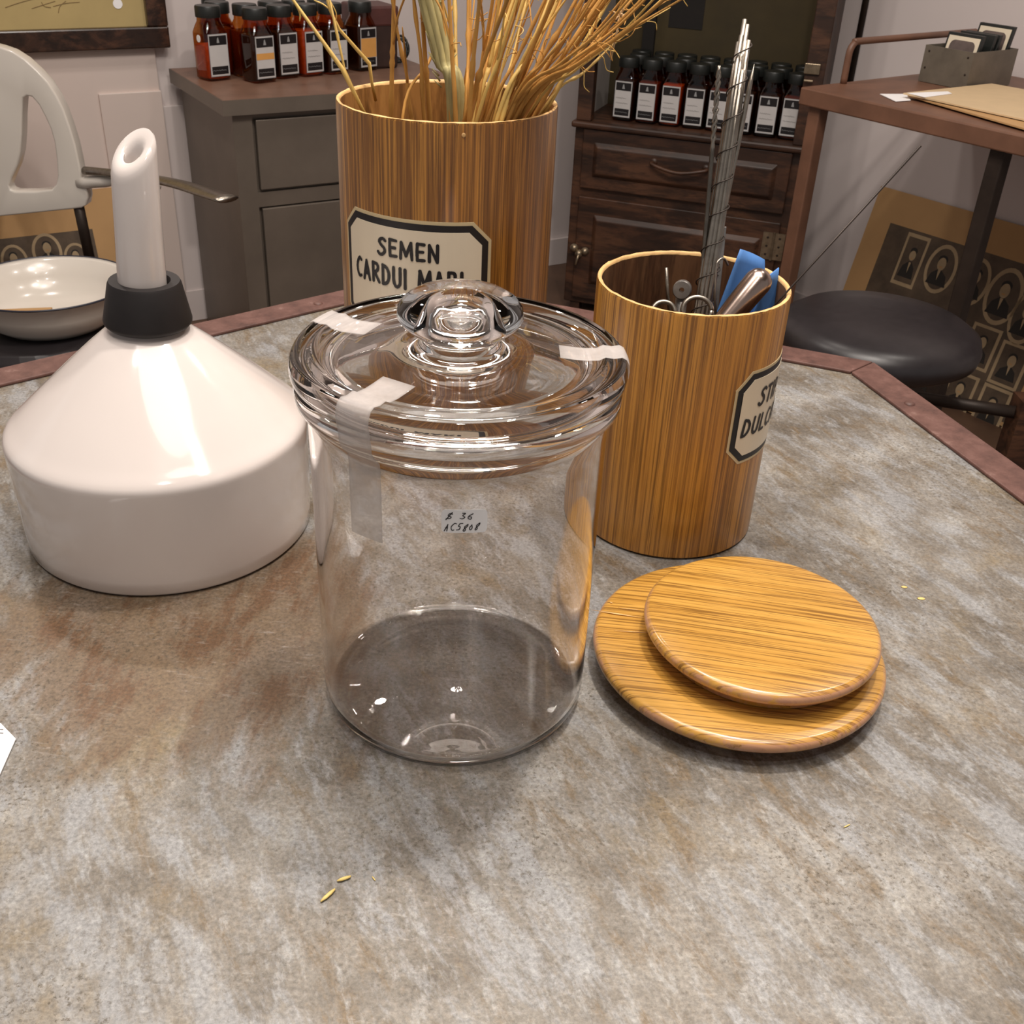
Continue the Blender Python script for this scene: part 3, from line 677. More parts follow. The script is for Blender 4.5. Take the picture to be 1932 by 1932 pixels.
# punch with hole
pc_ = P3(1287, 546, .728); T = Matrix.Translation(pc_) @ Matrix.Rotation(rad(78), 4, 'X') @ Matrix.Rotation(rad(-12), 4, 'Y')
pu = empty('steel_punch', pc_+Vector((0, 0, -.09)), 0, 'grey steel tool with a round drilled eye, between the scissors rings and skewers', 'tool')
mb = MB(); mb.lathe([(.0018, -.004), (.0060, -.004), (.0066, -.003), (.0066, .003), (.0060, .004), (.0018, .004), (.0018, -.004)], 32, T=T); mb.build('eye', STEELD, pu, True, rel=None, auto=rad(40))
mb = MB(); mb.tube([pc_+Vector((.0005, .001, -.005)), pc_+Vector((.001, .002, -.04)), pc_+Vector((.001, .003, -.1))], [.0042, .0045, .004], 12); mb.build('shank', STEELD, pu, True, rel=None)
rod_thing('metal_pin', 'short thin upright metal pin left of the drilled steel tool', 'pin', [P3(1268, 620, .732), P3(1260, 560, .736), P3(1257, 505, .738)], [.0016, .0013, .0012], STEEL)

# ---------------------------------------------------------------- dried stalks in the tall canister
rnd = random.Random(11)
def stalk_obj(p_rim, p_top, r, mat, label, group, fork=0, curl=0, name='dried_stalk'):
    ext_ = p_top + (p_top-p_rim)*rnd.uniform(.6, 1.5)
    d = (p_rim-p_top); t_ = (.02-p_rim.z)/d.z if abs(d.z) > 1e-4 else .1
    pb = p_rim+d*t_; q = Vector((pb.x-CB.x, pb.y-CB.y, 0)); lim = CB.R-.012
    if q.length > lim: q *= lim/q.length
    pb = Vector((CB.x+q.x, CB.y+q.y, .02 if q.length < lim*.999 else .02))
    # keep the entry inside the rim
    pr = p_rim.copy(); q = Vector((pr.x-CB.x, pr.y-CB.y, 0))
    if q.length > CB.R-.008: q *= (CB.R-.008)/q.length; pr = Vector((CB.x+q.x, CB.y+q.y, pr.z))
    ctl = [pb, pb.lerp(pr, .5)+Vector((rnd.uniform(-.002, .002), rnd.uniform(-.002, .002), 0)), pr, pr.lerp(p_top, .5)+Vector((rnd.uniform(-.0015, .0015), 0, rnd.uniform(-.001, .001))), p_top, ext_]
    pts = catmull(ctl, 7); n = len(pts); R_ = []
    nodes = [rnd.uniform(.3, .95) for _ in range(3)]
    for i in range(n):
        u = i/(n-1); rr = r*(1-.45*u)
        for q_ in nodes:
            if abs(u-q_) < .02: rr *= 1.35
        R_.append(rr)
    mb = MB(); mb.tube(pts, R_, 7)
    for f_ in range(fork):
        k = int(n*rnd.uniform(.5, .82)); p = pts[k]; t = (pts[min(k+2, n-1)]-p).normalized()
        sd_ = Vector((rnd.uniform(-1, 1), rnd.uniform(-1, 1), .2)).normalized()
        L = rnd.uniform(.03, .10); c = [p, p+(t+sd_*.35)*L*.4, p+(t+sd_*.5)*L+Vector((0, 0, rnd.uniform(-.01, .01)))]
        mb.tube(catmull(c, 4), [R_[k]*.7]*4+[R_[k]*.55]*4+[R_[k]*.3], 6)
    for f_ in range(curl):
        k = int(n*rnd.uniform(.62, .9)); p = pts[k]; c = [p]
        dv = Vector((rnd.uniform(.2, 1), rnd.uniform(-.6, .6), rnd.uniform(-.5, .8))).normalized()
        for j in range(4): dv = (dv+Vector((rnd.uniform(-.9, .9), rnd.uniform(-.9, .9), rnd.uniform(-.9, .9)))*.8).normalized(); c.append(c[-1]+dv*.005)
        mb.tube(catmull(c, 4), .00035, 5)
    o = mb.build(name, mat, smooth=True); tag(o, label, 'dried stalk', group); return o
YC = CB.y
one = lambda a, b, c, r, m, l, fork=0, curl=0: stalk_obj(P3(a[0], a[1], b[0]), P3(c[0], c[1], b[1]), r, m, l, None, fork, curl)
one((738, 212), (.865, .865), (742, 45), .0023, STALK, 'thick upright brown stalk that forks, second from left in the canister', 1)
# the two arms of its fork
one((776, 219), (.86, .862), (750, 60), .0017, STALK, 'upright brown stalk leaning left just right of the forked one', 1)
one((760, 219), (.83, .90), (850, 22), .0014, STALK, 'thin stalk crossing diagonally right in front of the green stem')
one((800, 221), (.85, .85), (781, 0), .0019, STALK, 'straight stalk left of the grey-green stem, leaning slightly left')
one((811, 222), (.855, .86), (795, 0), .0024, STALK, 'thick jointed stalk against the left of the grey-green stem')
one((850, 224), (.83, .84), (835, 0), .0014, STALK, 'slender stalk running up the front of the grey-green stem')
def bent(pxs, ys, r, label):
    P = [P3(a, b, y) for (a, b), y in zip(pxs, ys)]
    mb = MB(); mb.tube(P, [r*1.0, r, r*1.3, r*.95]+[r*.8]*(len(P)-4), 7)
    k = len(P)-2
    for s_ in ((-.012, .0, .006), (.004, 0, -.014)):
        mb.tube(catmull([P[k], P[k]+Vector(s_)*.6+Vector((.002, 0, 0)), P[k]+Vector(s_)], 3), [r*.5]*6+[r*.2], 5)
    tag(mb.build('dried_stalk', STALK2, smooth=True), label, 'dried stalk')
lb0 = Vector((CB.x-.03, CB.y-.03, .05)); pxb = None
bent([(700, 235), (683, 205), (646, 130), (596, 60), (553, 0), (530, -40)], [.86, .845, .845, .85, .855, .86], .0014, 'yellow bent stalk leaning furthest left over the rim')
bent([(709, 190), (702, 158), (697, 120), (640, 55), (622, 18), (610, -30)], [.93, .925, .925, .92, .915, .91], .0013, 'yellow stalk with a sharp kink, over the back left of the rim')
bent([(700, 240), (650, 130), (635, 60), (622, 0), (600, -50)], [.87, .86, .865, .87, .88], .0009, 'thin yellow stalk crossing the other two at far left')
# grey-green bundle stem
a, b = P3(862, 222, .835), P3(812, 0, .845); d = (b-a)
mb = MB(); base = a-d.normalized()*.2; base = Vector((CB.x+.01, CB.y-.005, .03)); 
for k in range(9):
    an = 2*PI*k/9; off = Vector((math.cos(an)*.0048, math.sin(an)*.0048, 0)); tw = Vector((math.cos(an+1.2)*.0056, math.sin(an+1.2)*.0056, 0))
    mb.tube(catmull([base+off*.6, a+off, a.lerp(b, .5)+tw*.9, b+tw*1.1, b+d*.8+tw*1.5], 7), [.0029]*28+[.002], 7)
for k in range(16):
    t_ = rnd.uniform(.1, 1.0); p = a.lerp(b, t_)+Vector((rnd.choice((-1, 1))*.006, -.003, 0)); mb.tube([p, p+Vector((rnd.uniform(-.006, .006), -.001, rnd.uniform(.004, .01)))], [.0008, .0003], 5)
tag(mb.build('dried_grass_stem', STALK3, smooth=True), 'thick ribbed grey-green dried stem in the middle of the stalks', 'dried stem')
# main fan
for i in range(58):
    u = (i+rnd.uniform(-.4, .4))/58; u = min(max(u, 0), 1)
    xr = 862+175*u**.9+rnd.uniform(-14, 14); xt = 872+330*u**.85+rnd.uniform(-42, 30)
    yb = .835+rnd.uniform(-.028, .055) - .01*u
    yt = yb+rnd.uniform(-.03, .05)
    pr = P3(xr, 222-16*u+rnd.uniform(-2, 2), yb); pt = P3(xt, rnd.uniform(-10, 30)+ (45*u*u), yt)
    stalk_obj(pr, pt, rnd.uniform(.0010, .0022), STALK if rnd.random() < .75 else STALK2, 'golden dried stalk in the dense fan leaning right out of the tall canister', 'dried stalks in the fan', fork=1 if rnd.random() < .5 else 0, curl=1 if u < .7 else 3)
for (x, y, yy, r) in ((810, 30, .858, .006), (1170, 30, .85, .0045)):
    p = P3(x, y, yy); mb = MB(); q = random.Random(4)
    for k in range(26):
        v = Vector((q.gauss(0, 1), q.gauss(0, 1), q.gauss(0, 1))).normalized(); mb.tube(catmull([p, p+v*r*.6, p+v*r+Vector((q.uniform(-1, 1), 0, q.uniform(-1, 1)))*.002], 3), [.0007]*6+[.0003], 5)
    mb.tube([p, p+Vector((.004 if x < 900 else -.004, 0, -.03))], .0008, 6)
    tag(mb.build('dried_flower_head', plain('dry_seed_fluff', srgb(190, 160, 120), .8, var=.2), smooth=True), 'small fluffy beige seed head '+('left of the grey-green stem' if x < 900 else 'at the right tips of the stalk fan'), 'seed head')

# ---------------------------------------------------------------- small things on the table
for (p0, p1, lab) in (((636, 1662), (662, 1653), 'upper of two pale straw bits lying on the table front'), ((605, 1701), (632, 1677), 'lower of two pale straw bits lying on the table front'), ((702, 1652), (708, 1660), 'tiniest straw fleck right of the two straw bits'), ((1592, 1560), (1604, 1554), 'tiny straw fleck lying alone on the table front right')):
    a, b = atz(*p0, .001), atz(*p1, .001); mb = MB(); r = .0011 if abs(p0[0]-p1[0]) > 20 else .0004
    mb.tube([a, a.lerp(b, .3), a.lerp(b, .7), b], [r*.4, r, r, r*.5], 6); mb.V = [Vector((v.x, v.y, .0002+(v.z-.001+r)*.7)) for v in mb.V]
    tag(mb.build('straw_bit', STRAWM, smooth=True), lab, 'straw')
for (px, py, r, lab) in ((1738, 1130, .0022, 'pale crumb on the table right of the wooden lids'), (1706, 1108, .0018, 'smaller pale crumb behind the other, right of the lids')):
    p = atz(px, py); T = Matrix.Translation(p) @ Matrix.Diagonal((1.4, .8, .4, 1)); mb = MB(); mb.lathe([(0, 0), (r, .0005), (r*.8, r*.7), (0, r)], 8, T=T)
    tag(mb.build('crumb', STRAWM, smooth=True), lab, 'crumb')
pp = [(-60, 1340), (2, 1366), (30, 1395), (-2, 1467), (-60, 1520)]
tg = empty('paper_tag', atz(0, 1420), 0, 'white paper tag with clipped corner at the left edge of the table', 'tag')
mb = MB(); mb.prism([atz(*p, .0008) for p in pp], (0, 0, .0006)); mb.build('card', PAPER, tg, rel=None)
mb = MB()
for dy in (0, 7):
    a, b = atz(-14, 1376+dy, .0016), atz(6, 1377+dy, .0016); mb.prism([a, b, b+Vector((0, .0006, 0)), a+Vector((0, .0006, 0))], (0, 0, .0001))
mb.build('handwriting', GREYINK, tg, rel=None)

# ---------------------------------------------------------------- basin on the chair seat
SZ = -.40
bc = atz(88, 533, SZ+.085); bx, by = bc.x, bc.y
bs = empty('enamel_basin', (bx, by, SZ+.001), 0, 'white enamel basin with dark blue rim, standing on the dark chair seat', 'basin')
mb = MB(); mb.lathe([(0, 0), (.09, 0), (.105, .003), (.128, .02), (.145, .048), (.153, .078), (.162, .0835), (.1615, .0855), (.151, .081), (.142, .05), (.125, .024), (.10, .007), (0, .005)], 80); mb.build('bowl', ENAMEL, bs, True)
mb = MB(); mb.tube([Vector((.1622*math.cos(2*PI*i/72), .1622*math.sin(2*PI*i/72), .0848)) for i in range(73)], .0021, 8); mb.build('rim', plain('dark_blue_rim', srgb(44, 46, 58), .3), bs, True)
p = Vector((bx-.05, by-.055, SZ+.04)); mb = MB(); mb.box((-.09, -.012, 0), (.07, .012, .004), T=Matrix.Translation(p) @ Matrix.Rotation(rad(6), 4, 'Z') @ Matrix.Rotation(rad(-3), 4, 'Y'))
tag(mb.build('wooden_strip', MATB), 'thin flat tan strip of wood lying inside the enamel basin', 'strip')

# ---------------------------------------------------------------- white enamel chair
YB = 2.46
ch = empty('enamel_chair', (-1.1, 2.15, -.76), 0, 'old white cast-metal chair with pierced curved back and chrome armrest', 'chair')
z1 = 2.7604
out_r = [(0, 245), (60, 266), (130, 310), (195, 370), (250, 430), (295, 500), (330, 570), (362, 660), (390, 750), (412, 850), (430, 950), (452, 985), (457, 1030), (450, 1068), (420, 1085), (380, 1090), (200, 1108), (0, 1128)]
hole = [(120, 510), (140, 500), (165, 505), (200, 545), (232, 605), (262, 670), (282, 740), (294, 830), (300, 915), (292, 960), (268, 988), (180, 998), (80, 998), (52, 988), (44, 965), (60, 925), (90, 860), (106, 790), (112, 700), (114, 600)]
def pz(q): return aty(q[0]/z1, q[1]/z1, YB)
OR = [pz(q) for q in out_r]; HR = [pz(q) for q in hole]; xm = aty(-95, 200, YB).x
def mir(P): return [Vector((2*xm-p.x, p.y, p.z)) for p in reversed(P)]
topmid = Vector((xm, YB, OR[0].z+.028)); botmid = Vector((xm, YB, OR[-1].z-.004))
outer = mir(OR)[1:-1] if False else None
loop = OR+[botmid]+mir(OR)+[topmid]
me = bpy.data.meshes.new('backrest'); bm = bmesh.new()
def addloop(P):
    vs = [bm.verts.new(p) for p in P]; return [bm.edges.new((vs[i], vs[(i+1) % len(vs)])) for i in range(len(vs))]
ed = addloop(loop)+addloop(HR)+addloop(mir(HR)); bmesh.ops.triangle_fill(bm, edges=ed, use_beauty=True)
for f_ in bm.faces:
    if f_.normal.y > 0: f_.normal_flip()
r_ = bmesh.ops.extrude_face_region(bm, geom=bm.faces[:]); bmesh.ops.translate(bm, verts=[v for v in r_['geom'] if isinstance(v, bmesh.types.BMVert)], vec=(0, .035, 0))
bmesh.ops.recalc_face_normals(bm, faces=bm.faces); inv = world_of(ch).inverted(); bmesh.ops.transform(bm, matrix=inv, verts=bm.verts)
bm.to_mesh(me); bm.free(); me.materials.append(ENAMEL); o = bpy.data.objects.new('backrest', me); link(o, ch)
b_ = o.modifiers.new('b', 'BEVEL'); b_.width = .010; b_.segments = 4; b_.limit_method = 'ANGLE'; b_.angle_limit = rad(50)
for p in me.polygons: p.use_smooth = True
# rear posts, lugs, armrest, seat, pedestal
for s_ in (1, -1):
    a, b = aty(148, 392, YB+.0175), aty(172, 500, YB+.0175)
    b = a+(b-a)*((SZ-.02-a.z)/(b-a).z)
    if s_ < 0: a.x = 2*xm-a.x; b.x = 2*xm-b.x
    mb = MB(); mb.tube([a+Vector((0, 0, .03)), b], .0125, 14); mb.build('back_post', IRON, ch, True, rel=None)
    # armrest: chrome flat bar sweeping forward
    c = [aty(160, 322, YB-.0), aty(205, 326, YB-.03), aty(262, 333, 2.36), aty(330, 346, 2.27), aty(385, 362, 2.20), aty(430, 376, 2.14)]
    if s_ < 0: c = [Vector((2*xm-p.x, p.y, p.z)) for p in c]
    P = catmull(c, 5); V = MB(); secs = []
    for i, p in enumerate(P):
        t_ = (P[min(i+1, len(P)-1)]-P[max(i-1, 0)]).normalized(); sd_ = t_.cross(Vector((0, 0, 1))).normalized(); u_ = sd_.cross(t_)
        wd = .011+.014*min(1, max(0, i/len(P)-.15)*1.6); th = .0095-.003*i/len(P)
        secs.append([p+sd_*math.cos(a_)*wd+u_*math.sin(a_)*th for a_ in [2*PI*k/16 for k in range(16)]])
    V.loft(secs); V.build('armrest', STEEL, ch, True, rel=None)
    l = [aty(150, 345, YB+.01), aty(215, 342, YB-.02), aty(300, 352, 2.38)]
    if s_ < 0: l = [Vector((2*xm-p.x, p.y, p.z)) for p in l]
    mb = MB(); mb.tube(catmull(l, 4), [.014]*4+[.010]*4+[.007], 12); mb.build('arm_bracket', ENAMEL, ch, True, rel=None)
mb = MB(); cx, cy_ = bx-.10, by+.06
mb.loft([squircle(.40, .46, 4, SZ-.07, 40, cx, cy_), squircle(.44, .50, 4, SZ-.05, 40, cx, cy_), squircle(.44, .50, 4, SZ-.015, 40, cx, cy_), squircle(.41, .47, 4, SZ, 40, cx, cy_)]); mb.build('seat', LEATH, ch, False, bevel=.004, rel=None)
mb = MB(); mb.lathe([(.045, SZ-.07), (.045, -.68), (.22, -.72), (.24, -.76), (0, -.76)], 40, T=Matrix.Translation((cx, cy_, 0))); mb.build('pedestal', ENAMEL, ch, True, rel=None, auto=rad(40))

# ---------------------------------------------------------------- framed picture on left wall
def frame_pic():
    off = NL*-.024
    P0 = on_left(315, 86); w_, h_ = .62, .5
    root = empty('framed_picture', (P0-DL*.3)+Vector((0, 0, 0)), 0, 'dark wooden frame around a yellowed drawing, hung on the left wall', 'picture')
    X = -DL; Z = Vector((0, 0, 1)); N = -NL
    p = lambda u, v, o: P0+X*u+Z*v+N*o
    fw_ = .082
    for nm, (u0, u1, v0, v1) in dict(a=(0, w_, 0, fw_*.62), b=(0, w_, h_-fw_*.6, h_), c=(0, fw_*.62, fw_*.62, h_-fw_*.6), d=(w_-fw_*.6, w_, fw_*.62, h_-fw_*.6)).items():
        mb = MB(); mb.prism([p(u0, v0, .014), p(u1, v0, .014), p(u1, v1, .014), p(u0, v1, .014)], N*.026); mb.build('frame_rail', FRAMEW, root, bevel=.004, rel=None)
    mb = MB(); mb.prism([p(fw_*.6, fw_*.6, .016), p(w_-fw_*.6, fw_*.6, .016), p(w_-fw_*.6, h_-fw_*.6, .016), p(fw_*.6, h_-fw_*.6, .016)], N*.004); pic = mb.build('picture', ART, root, rel=None)
    mb = MB(); q = random.Random(5)
    def pt(px, py): return onplane(px, py, P0+N*.0205, NL)
    for c in ([(100, 12), (125, 6), (150, 4)], [(60, 16), (85, 8), (104, 2)], [(10, 14), (40, 4), (70, -4)], [(110, 24), (113, 12), (124, 2)], [(78, 4), (84, 12), (96, 14)]):
        mb.tube(catmull([pt(*a) for a in c], 4), .0009, 5)
    mb.build('drawn_lines', plain('sepia_line', srgb(140, 116, 76), .7), pic, rel=None)
    T = Matrix.Translation(pt(222, 7)) @ N.to_track_quat('Z', 'Y').to_matrix().to_4x4(); mb = MB(); mb.lathe([(.0115, 0), (.0115, .0008), (0, .0008)], 24, T=T); mb.build('round_sticker', PAPER, pic, rel=None)
frame_pic()

# ---------------------------------------------------------------- portrait boards
def portrait(mb, p, u, v, w_, h_, oval, seed):
    """border, dark ground, head and shoulders, white shirt, in layered thin print"""
    q = random.Random(seed)
    def ell(cx, cy, rx, ry, o, mi, n=28): mb.add([p(cx+rx*math.cos(2*PI*k/n), cy+ry*math.sin(2*PI*k/n), o) for k in range(n)], [tuple(range(n))], mi)
    def rec(x0, y0, x1, y1, o, mi): mb.add([p(x0, y0, o), p(x1, y0, o), p(x1, y1, o), p(x0, y1, o)], [(0, 1, 2, 3)], mi)
    if oval: ell(u, v, w_/2, h_/2, .0012, 1); ell(u, v, w_/2*.80, h_/2*.84, .0016, 0)
    else: rec(u-w_/2, v-h_/2, u+w_/2, v+h_/2, .0012, 1); rec(u-w_/2*.8, v-h_/2*.86, u+w_/2*.8, v+h_/2*.86, .0016, 0)
    s = w_*.5; hx = u+q.uniform(-.05, .05)*s
    ell(hx, v+h_*.10, s*.27, s*.38, .0022, 1); ell(hx, v+h_*.19, s*.30, s*.26, .0020, 2); ell(hx, v+h_*.04, s*.12, s*.05, .0024, 3)
    n = 16; mb.add([p(u-s*.66, v-h_*.33, .0019), p(u+s*.66, v-h_*.33, .0019), p(u+s*.5, v-h_*.12, .0019), p(hx+s*.14, v-h_*.02, .0019), p(hx-s*.14, v-h_*.02, .0019), p(u-s*.5, v-h_*.12, .0019)], [tuple(range(6))], 2)
    mb.add([p(hx-s*.09, v-h_*.03, .0022), p(hx+s*.09, v-h_*.03, .0022), p(hx+s*.02, v-h_*.24, .0022)], [(0, 1, 2)], 1)
SEPM = plain('mid_sepia_print', srgb(34, 28, 22), .6, var=.2, vs=40)
def board(name_lab, O, X, Z, N, w_, h_, items, dark):
    root = empty('portrait_board', O, 0, name_lab, 'photo board')
    p = lambda u, v, o: O+X*u+Z*v+N*o
    mb = MB(); mb.prism([p(0, 0, -.003), p(w_, 0, -.003), p(w_, h_, -.003), p(0, h_, -.003)], N*.004); mb.build('mat_board', MATB, root, rel=None)
    mb = MB(); mb.prism([p(dark[0], dark[1], .0006), p(dark[2], dark[1], .0006), p(dark[2], dark[3], .0006), p(dark[0], dark[3], .0006)], N*.0005); mb.build('print', SEPIA, root, rel=None)
    for i, (u, v, a, b, ov) in enumerate(items):
        mb = MB(); portrait(mb, p, u, v, a, b, ov, i); mb.build('portrait', None, root, mats=[SEPIA, SEPIAL, SEPM, MATB], rel=None, recalc=False)
# right board, leaning on the right wall
TL = on_right(1667, 350)-NR*.01; lean = .12
BLp = Vector((TL.x, TL.y, -.755))-NR*lean; Zv = (TL-BLp); Hh = Zv.length; Zv.normalize(); X = DR.copy(); N = X.cross(Zv).normalized()
if N.dot(NR) > 0: N = -N
def uv(px, py): q = onplane(px, py, TL, N); return ((q-BLp).dot(X), (q-BLp).dot(Zv))
its = []
for (cx, cy, a, b, ov) in ((1718, 492, 52, 112, 0), (1775, 508, 66, 104, 1), (1838, 532, 62, 100, 1), (1893, 560, 72, 118, 1), (1935, 600, 60, 110, 1), (1850, 655, 60, 90, 0), (1905, 690, 60, 90, 0), (1720, 640, 50, 90, 0), (1780, 650, 55, 90, 0), (1745, 715, 60, 90, 0), (1808, 742, 60, 90, 0), (1868, 772, 60, 95, 0), (1925, 800, 60, 95, 0), (1815, 825, 60, 90, 0), (1868, 850, 60, 90, 0)):
    u, v = uv(cx, cy); k = .00152*.9; its.append((u, v, a*k*1.0, b*k*.92, ov))
d0 = uv(1672, 440); board('tan photo board of oval and square portraits, leaning on the right wall behind the stool', BLp, X, Zv, N, .62, Hh, its, (.07, .01, .60, Hh-.085))
# left board
TR = on_left(216, 350)-NL*.015; BRp = Vector((TR.x, TR.y, -.755))-NL*.12; Zv = TR-BRp; Hh = Zv.length; Zv.normalize(); X = -DL; N = X.cross(Zv).normalized()
if N.dot(NL) > 0: N = -N
def uv(px, py): q = onplane(px, py, TR, N); return ((q-BRp).dot(X), (q-BRp).dot(Zv))
its = []
for (cx, cy, a, b, ov) in ((28, 494, 52, 70, 1), (89, 475, 58, 76, 1), (145, 488, 50, 66, 1)):
    u, v = uv(cx, cy); its.append((u, v, a*.00128, b*.00125, ov))
dd = uv(160, 440); board('tan photo board with small oval portraits, leaning behind the white chair', BRp, X, Zv, N, .6, Hh, its, (max(.02, uv(180, 460)[0]), .01, .55, uv(100, 440)[1]))

# ---------------------------------------------------------------- left grey cabinet
LX = Vector((math.cos(rad(32)), math.sin(rad(32)), 0)); LYd = Vector((-LX.y, LX.x, 0)); ZT = -.06
c0 = atz(419, 190, ZT); T_L = Matrix.Translation(c0) @ Matrix.Rotation(rad(32), 4, 'Z')
br = atz(738, 101, ZT); q = T_L.inverted() @ br; bl = T_L.inverted() @ atz(318, 129, ZT)
DEP = bl.y; LEN = max(q.x, .55); print('LEFTCAB', DEP, LEN, q, (T_L @ Vector((0, DEP, 0))).dot(NL), KL)
DEP = min(DEP, (KL-.015-c0.dot(NL)))
cab = empty('metal_cabinet', Vector((c0.x, c0.y, -.76)), rad(32), 'brown-grey metal drawer cabinet with rubbed brown top, standing against the left wall', 'cabinet')
H = ZT+.76
mb = MB(); mb.box((0, 0, H-.035), (LEN, DEP, H-.0006)); mb.box((.002, .002, H-.0006), (LEN-.002, DEP-.002, H), 1); mb.build('top', None, cab, mats=[GREYMET, BROWNTOP])
def lp(px, py, yy=.02):  # pixel on the cabinet's front plane -> local x,z
    P = onplane(px, py, c0+LYd*yy, LYd); l_ = T_L.inverted() @ P; return l_.x, l_.z+H
x0, zc = lp(437, 216)
x0 = max(.012, x0)
mb = MB(); mb.box((x0, .03, .0), (LEN-.02, DEP-.003, H-.035)); mb.build('carcass', GREYMET, cab, bevel=.002)
xa, za = lp(481, 226); xb, zb = lp(487, 352); xd, zd = lp(491, 392)
mb = MB(); mb.box((x0, .018, 0), (xa-.008, .032, H-.036)); mb.box((xa-.008, .018, H-.045), (LEN-.02, .032, H-.036)); mb.box((xa-.008, .018, zd+.002), (LEN-.02, .032, zb-.015)); mb.build('front_frame', GREYMET, cab)
mb = MB(); mb.box((xa-.008, .0301, zd-.35), (LEN-.03, .0305, H-.045)); mb.build('gap_shade', DARKGAP, cab)  # near-black sheet over the carcass, painting the shade in the drawer gaps
for zt_, zb_ in ((za, zb-.008), (zd-.002, zd-.33)):
    mb = MB(); mb.box((xa+.0, .014, zb_), (LEN-.06, .032, zt_)); dr_ = mb.build('drawer', GREYMET, cab, bevel=.002)
    mb = MB(); mb.tube([((xa+LEN)/2-.04, .002, (zt_+zb_)/2), ((xa+LEN)/2+.04, .002, (zt_+zb_)/2)], .005, 10); mb.box(((xa+LEN)/2-.042, 0, (zt_+zb_)/2-.004), ((xa+LEN)/2-.036, .015, (zt_+zb_)/2+.004)); mb.box(((xa+LEN)/2+.036, 0, (zt_+zb_)/2-.004), ((xa+LEN)/2+.042, .015, (zt_+zb_)/2+.004)); mb.build('handle', BRASS, dr_, rel=True)

# ---------------------------------------------------------------- spice jars
def make_jar(w_=.068, h_=.168, label='', cont=SPICE_D, band=None, fill=.108, sticker=False, blank=False, full=True):
    r = empty('spice_jar', (0, 0, 0), 0, label, 'jar')
    mb = MB(); hb = h_*.66
    mb.loft([squircle(w_*.9, w_*.9, 5, 0), squircle(w_, w_, 6, .004), squircle(w_, w_, 6, hb*.96), squircle(w_*.98, w_*.98, 5, hb), squircle(w_*.92, w_*.92, 3.6, hb+.010), squircle(w_*.82, w_*.82, 2.4, hb+.022), squircle(w_*.80, w_*.80, 2, h_-.01)]); mb.build('glass_body', AMBER, r, True, auto=rad(50))
    mb = MB(); k = w_-.006; mb.loft([squircle(k*.9, k*.9, 5, .004), squircle(k, k, 6, .008), squircle(k, k, 6, fill)]); mb.build('contents', cont, r, True, auto=rad(50))
    mb = MB(); mb.lathe([(0, h_-.026), (w_*.455, h_-.026), (w_*.465, h_-.024), (w_*.465, h_-.003), (w_*.44, h_), (0, h_)], 28); mb.build('cap', CAPM, r, True, auto=rad(40))
    if full:
        mb = MB(); y = -w_/2-.0006; lw, l0, l1 = w_*.41, .010, hb*.97
        def rec(a, b, c, d, o, mi): mb.add([(a, y-o, b), (c, y-o, b), (c, y-o, d), (a, y-o, d)], [(0, 1, 2, 3)], mi)
        rec(-lw, l0, lw, l1, 0, 1); rec(-lw+.0015, l0+.0015, lw-.0015, l1-.0015, .0002, 0)
        hh_ = l1-l0; rec(-lw+.003, l0+hh_*.74, lw-.003, l1-.004, .0004, 2); rec(-lw+.004, l0+hh_*.05, lw-.004, l0+hh_*.24, .0004, 2)
        mb.add([(-.004, y-.0007, l0+hh_*.79), (.004, y-.0007, l0+hh_*.79), (.001, y-.0007, l0+hh_*.92), (-.002, y-.0007, l0+hh_*.90)], [(0, 1, 2, 3)], 1)
        if band: rec(-lw+.0015, l0+hh_*(.45 if band == 1 else .25), lw-.0015, l0+hh_*(.60 if band == 1 else .73), .0005, 4)
        f = lambda u, v, o: Vector((-lw+.006+u, y-.0008, v+l0))
        mp = lambda z_, s: (lambda u, v, o: Vector((-lw*.78+u, y-.0009, z_+v)))
        write(mb, mp(l0+hh_*.13, 0), '~', .006, .0007, width=lw*1.5, mi=1)
        if not blank and not band:
            write(mb, mp(l0+hh_*.52, 0), '~', .006, .0006, width=lw*1.2, mi=3); write(mb, mp(l0+hh_*.38, 0), '~', .006, .0006, width=lw*1.5, mi=3)
        mb.build('paper_label', None, r, mats=[LBLW, LBLG, INK, GREYINK, LBLO], recalc=False)
    if sticker:
        mb = MB(); T = Matrix.Translation((-w_/2-.0004, -.002, hb*.86)) @ Matrix.Rotation(-PI/2, 4, 'Y'); mb.lathe([(.0085, 0), (.0085, .0006), (0, .0006)], 20, T=T); mb.build('round_sticker', PAPER, r)
    return r
GL1 = 'amber spice jars on the grey cabinet'
spec = [((404, 149), dict(label='amber jar of bright orange powder with round white sticker, leftmost on the grey cabinet', cont=SPICE_O, sticker=True, blank=True, fill=.080)),
        ((490, 153), dict(label='dark amber jar whose label has a tan band, second in front on the grey cabinet', band=1)),
        ((534, 145), dict(label='dark amber jar between the tan-banded one and the orange-brown one', )),
        ((581, 141), dict(label='orange-brown filled amber jar in the middle of the row on the grey cabinet', cont=SPICE_O)),
        ((627, 137), dict(label='dark amber jar left of the orange-labelled one on the grey cabinet')),
        ((682, 131), dict(label='amber jar with orange label at the right end on the grey cabinet', band=2))]
pos = []
for (px, py), kw in spec:
    p = atz(px, py, ZT)
    if pos:
        d = p-pos[-1]
        if d.length < .073: p = pos[-1]+d.normalized()*.073
    pos.append(p); j = make_jar(w_=.066, **kw); j['group'] = GL1; j.location = p+Vector((0, 0, .001)); j.rotation_euler = (0, 0, rad(47))
proto = make_jar(w_=.066, label='black-capped amber jar behind the front row on the grey cabinet', cont=SPICE_M, full=False); first = True
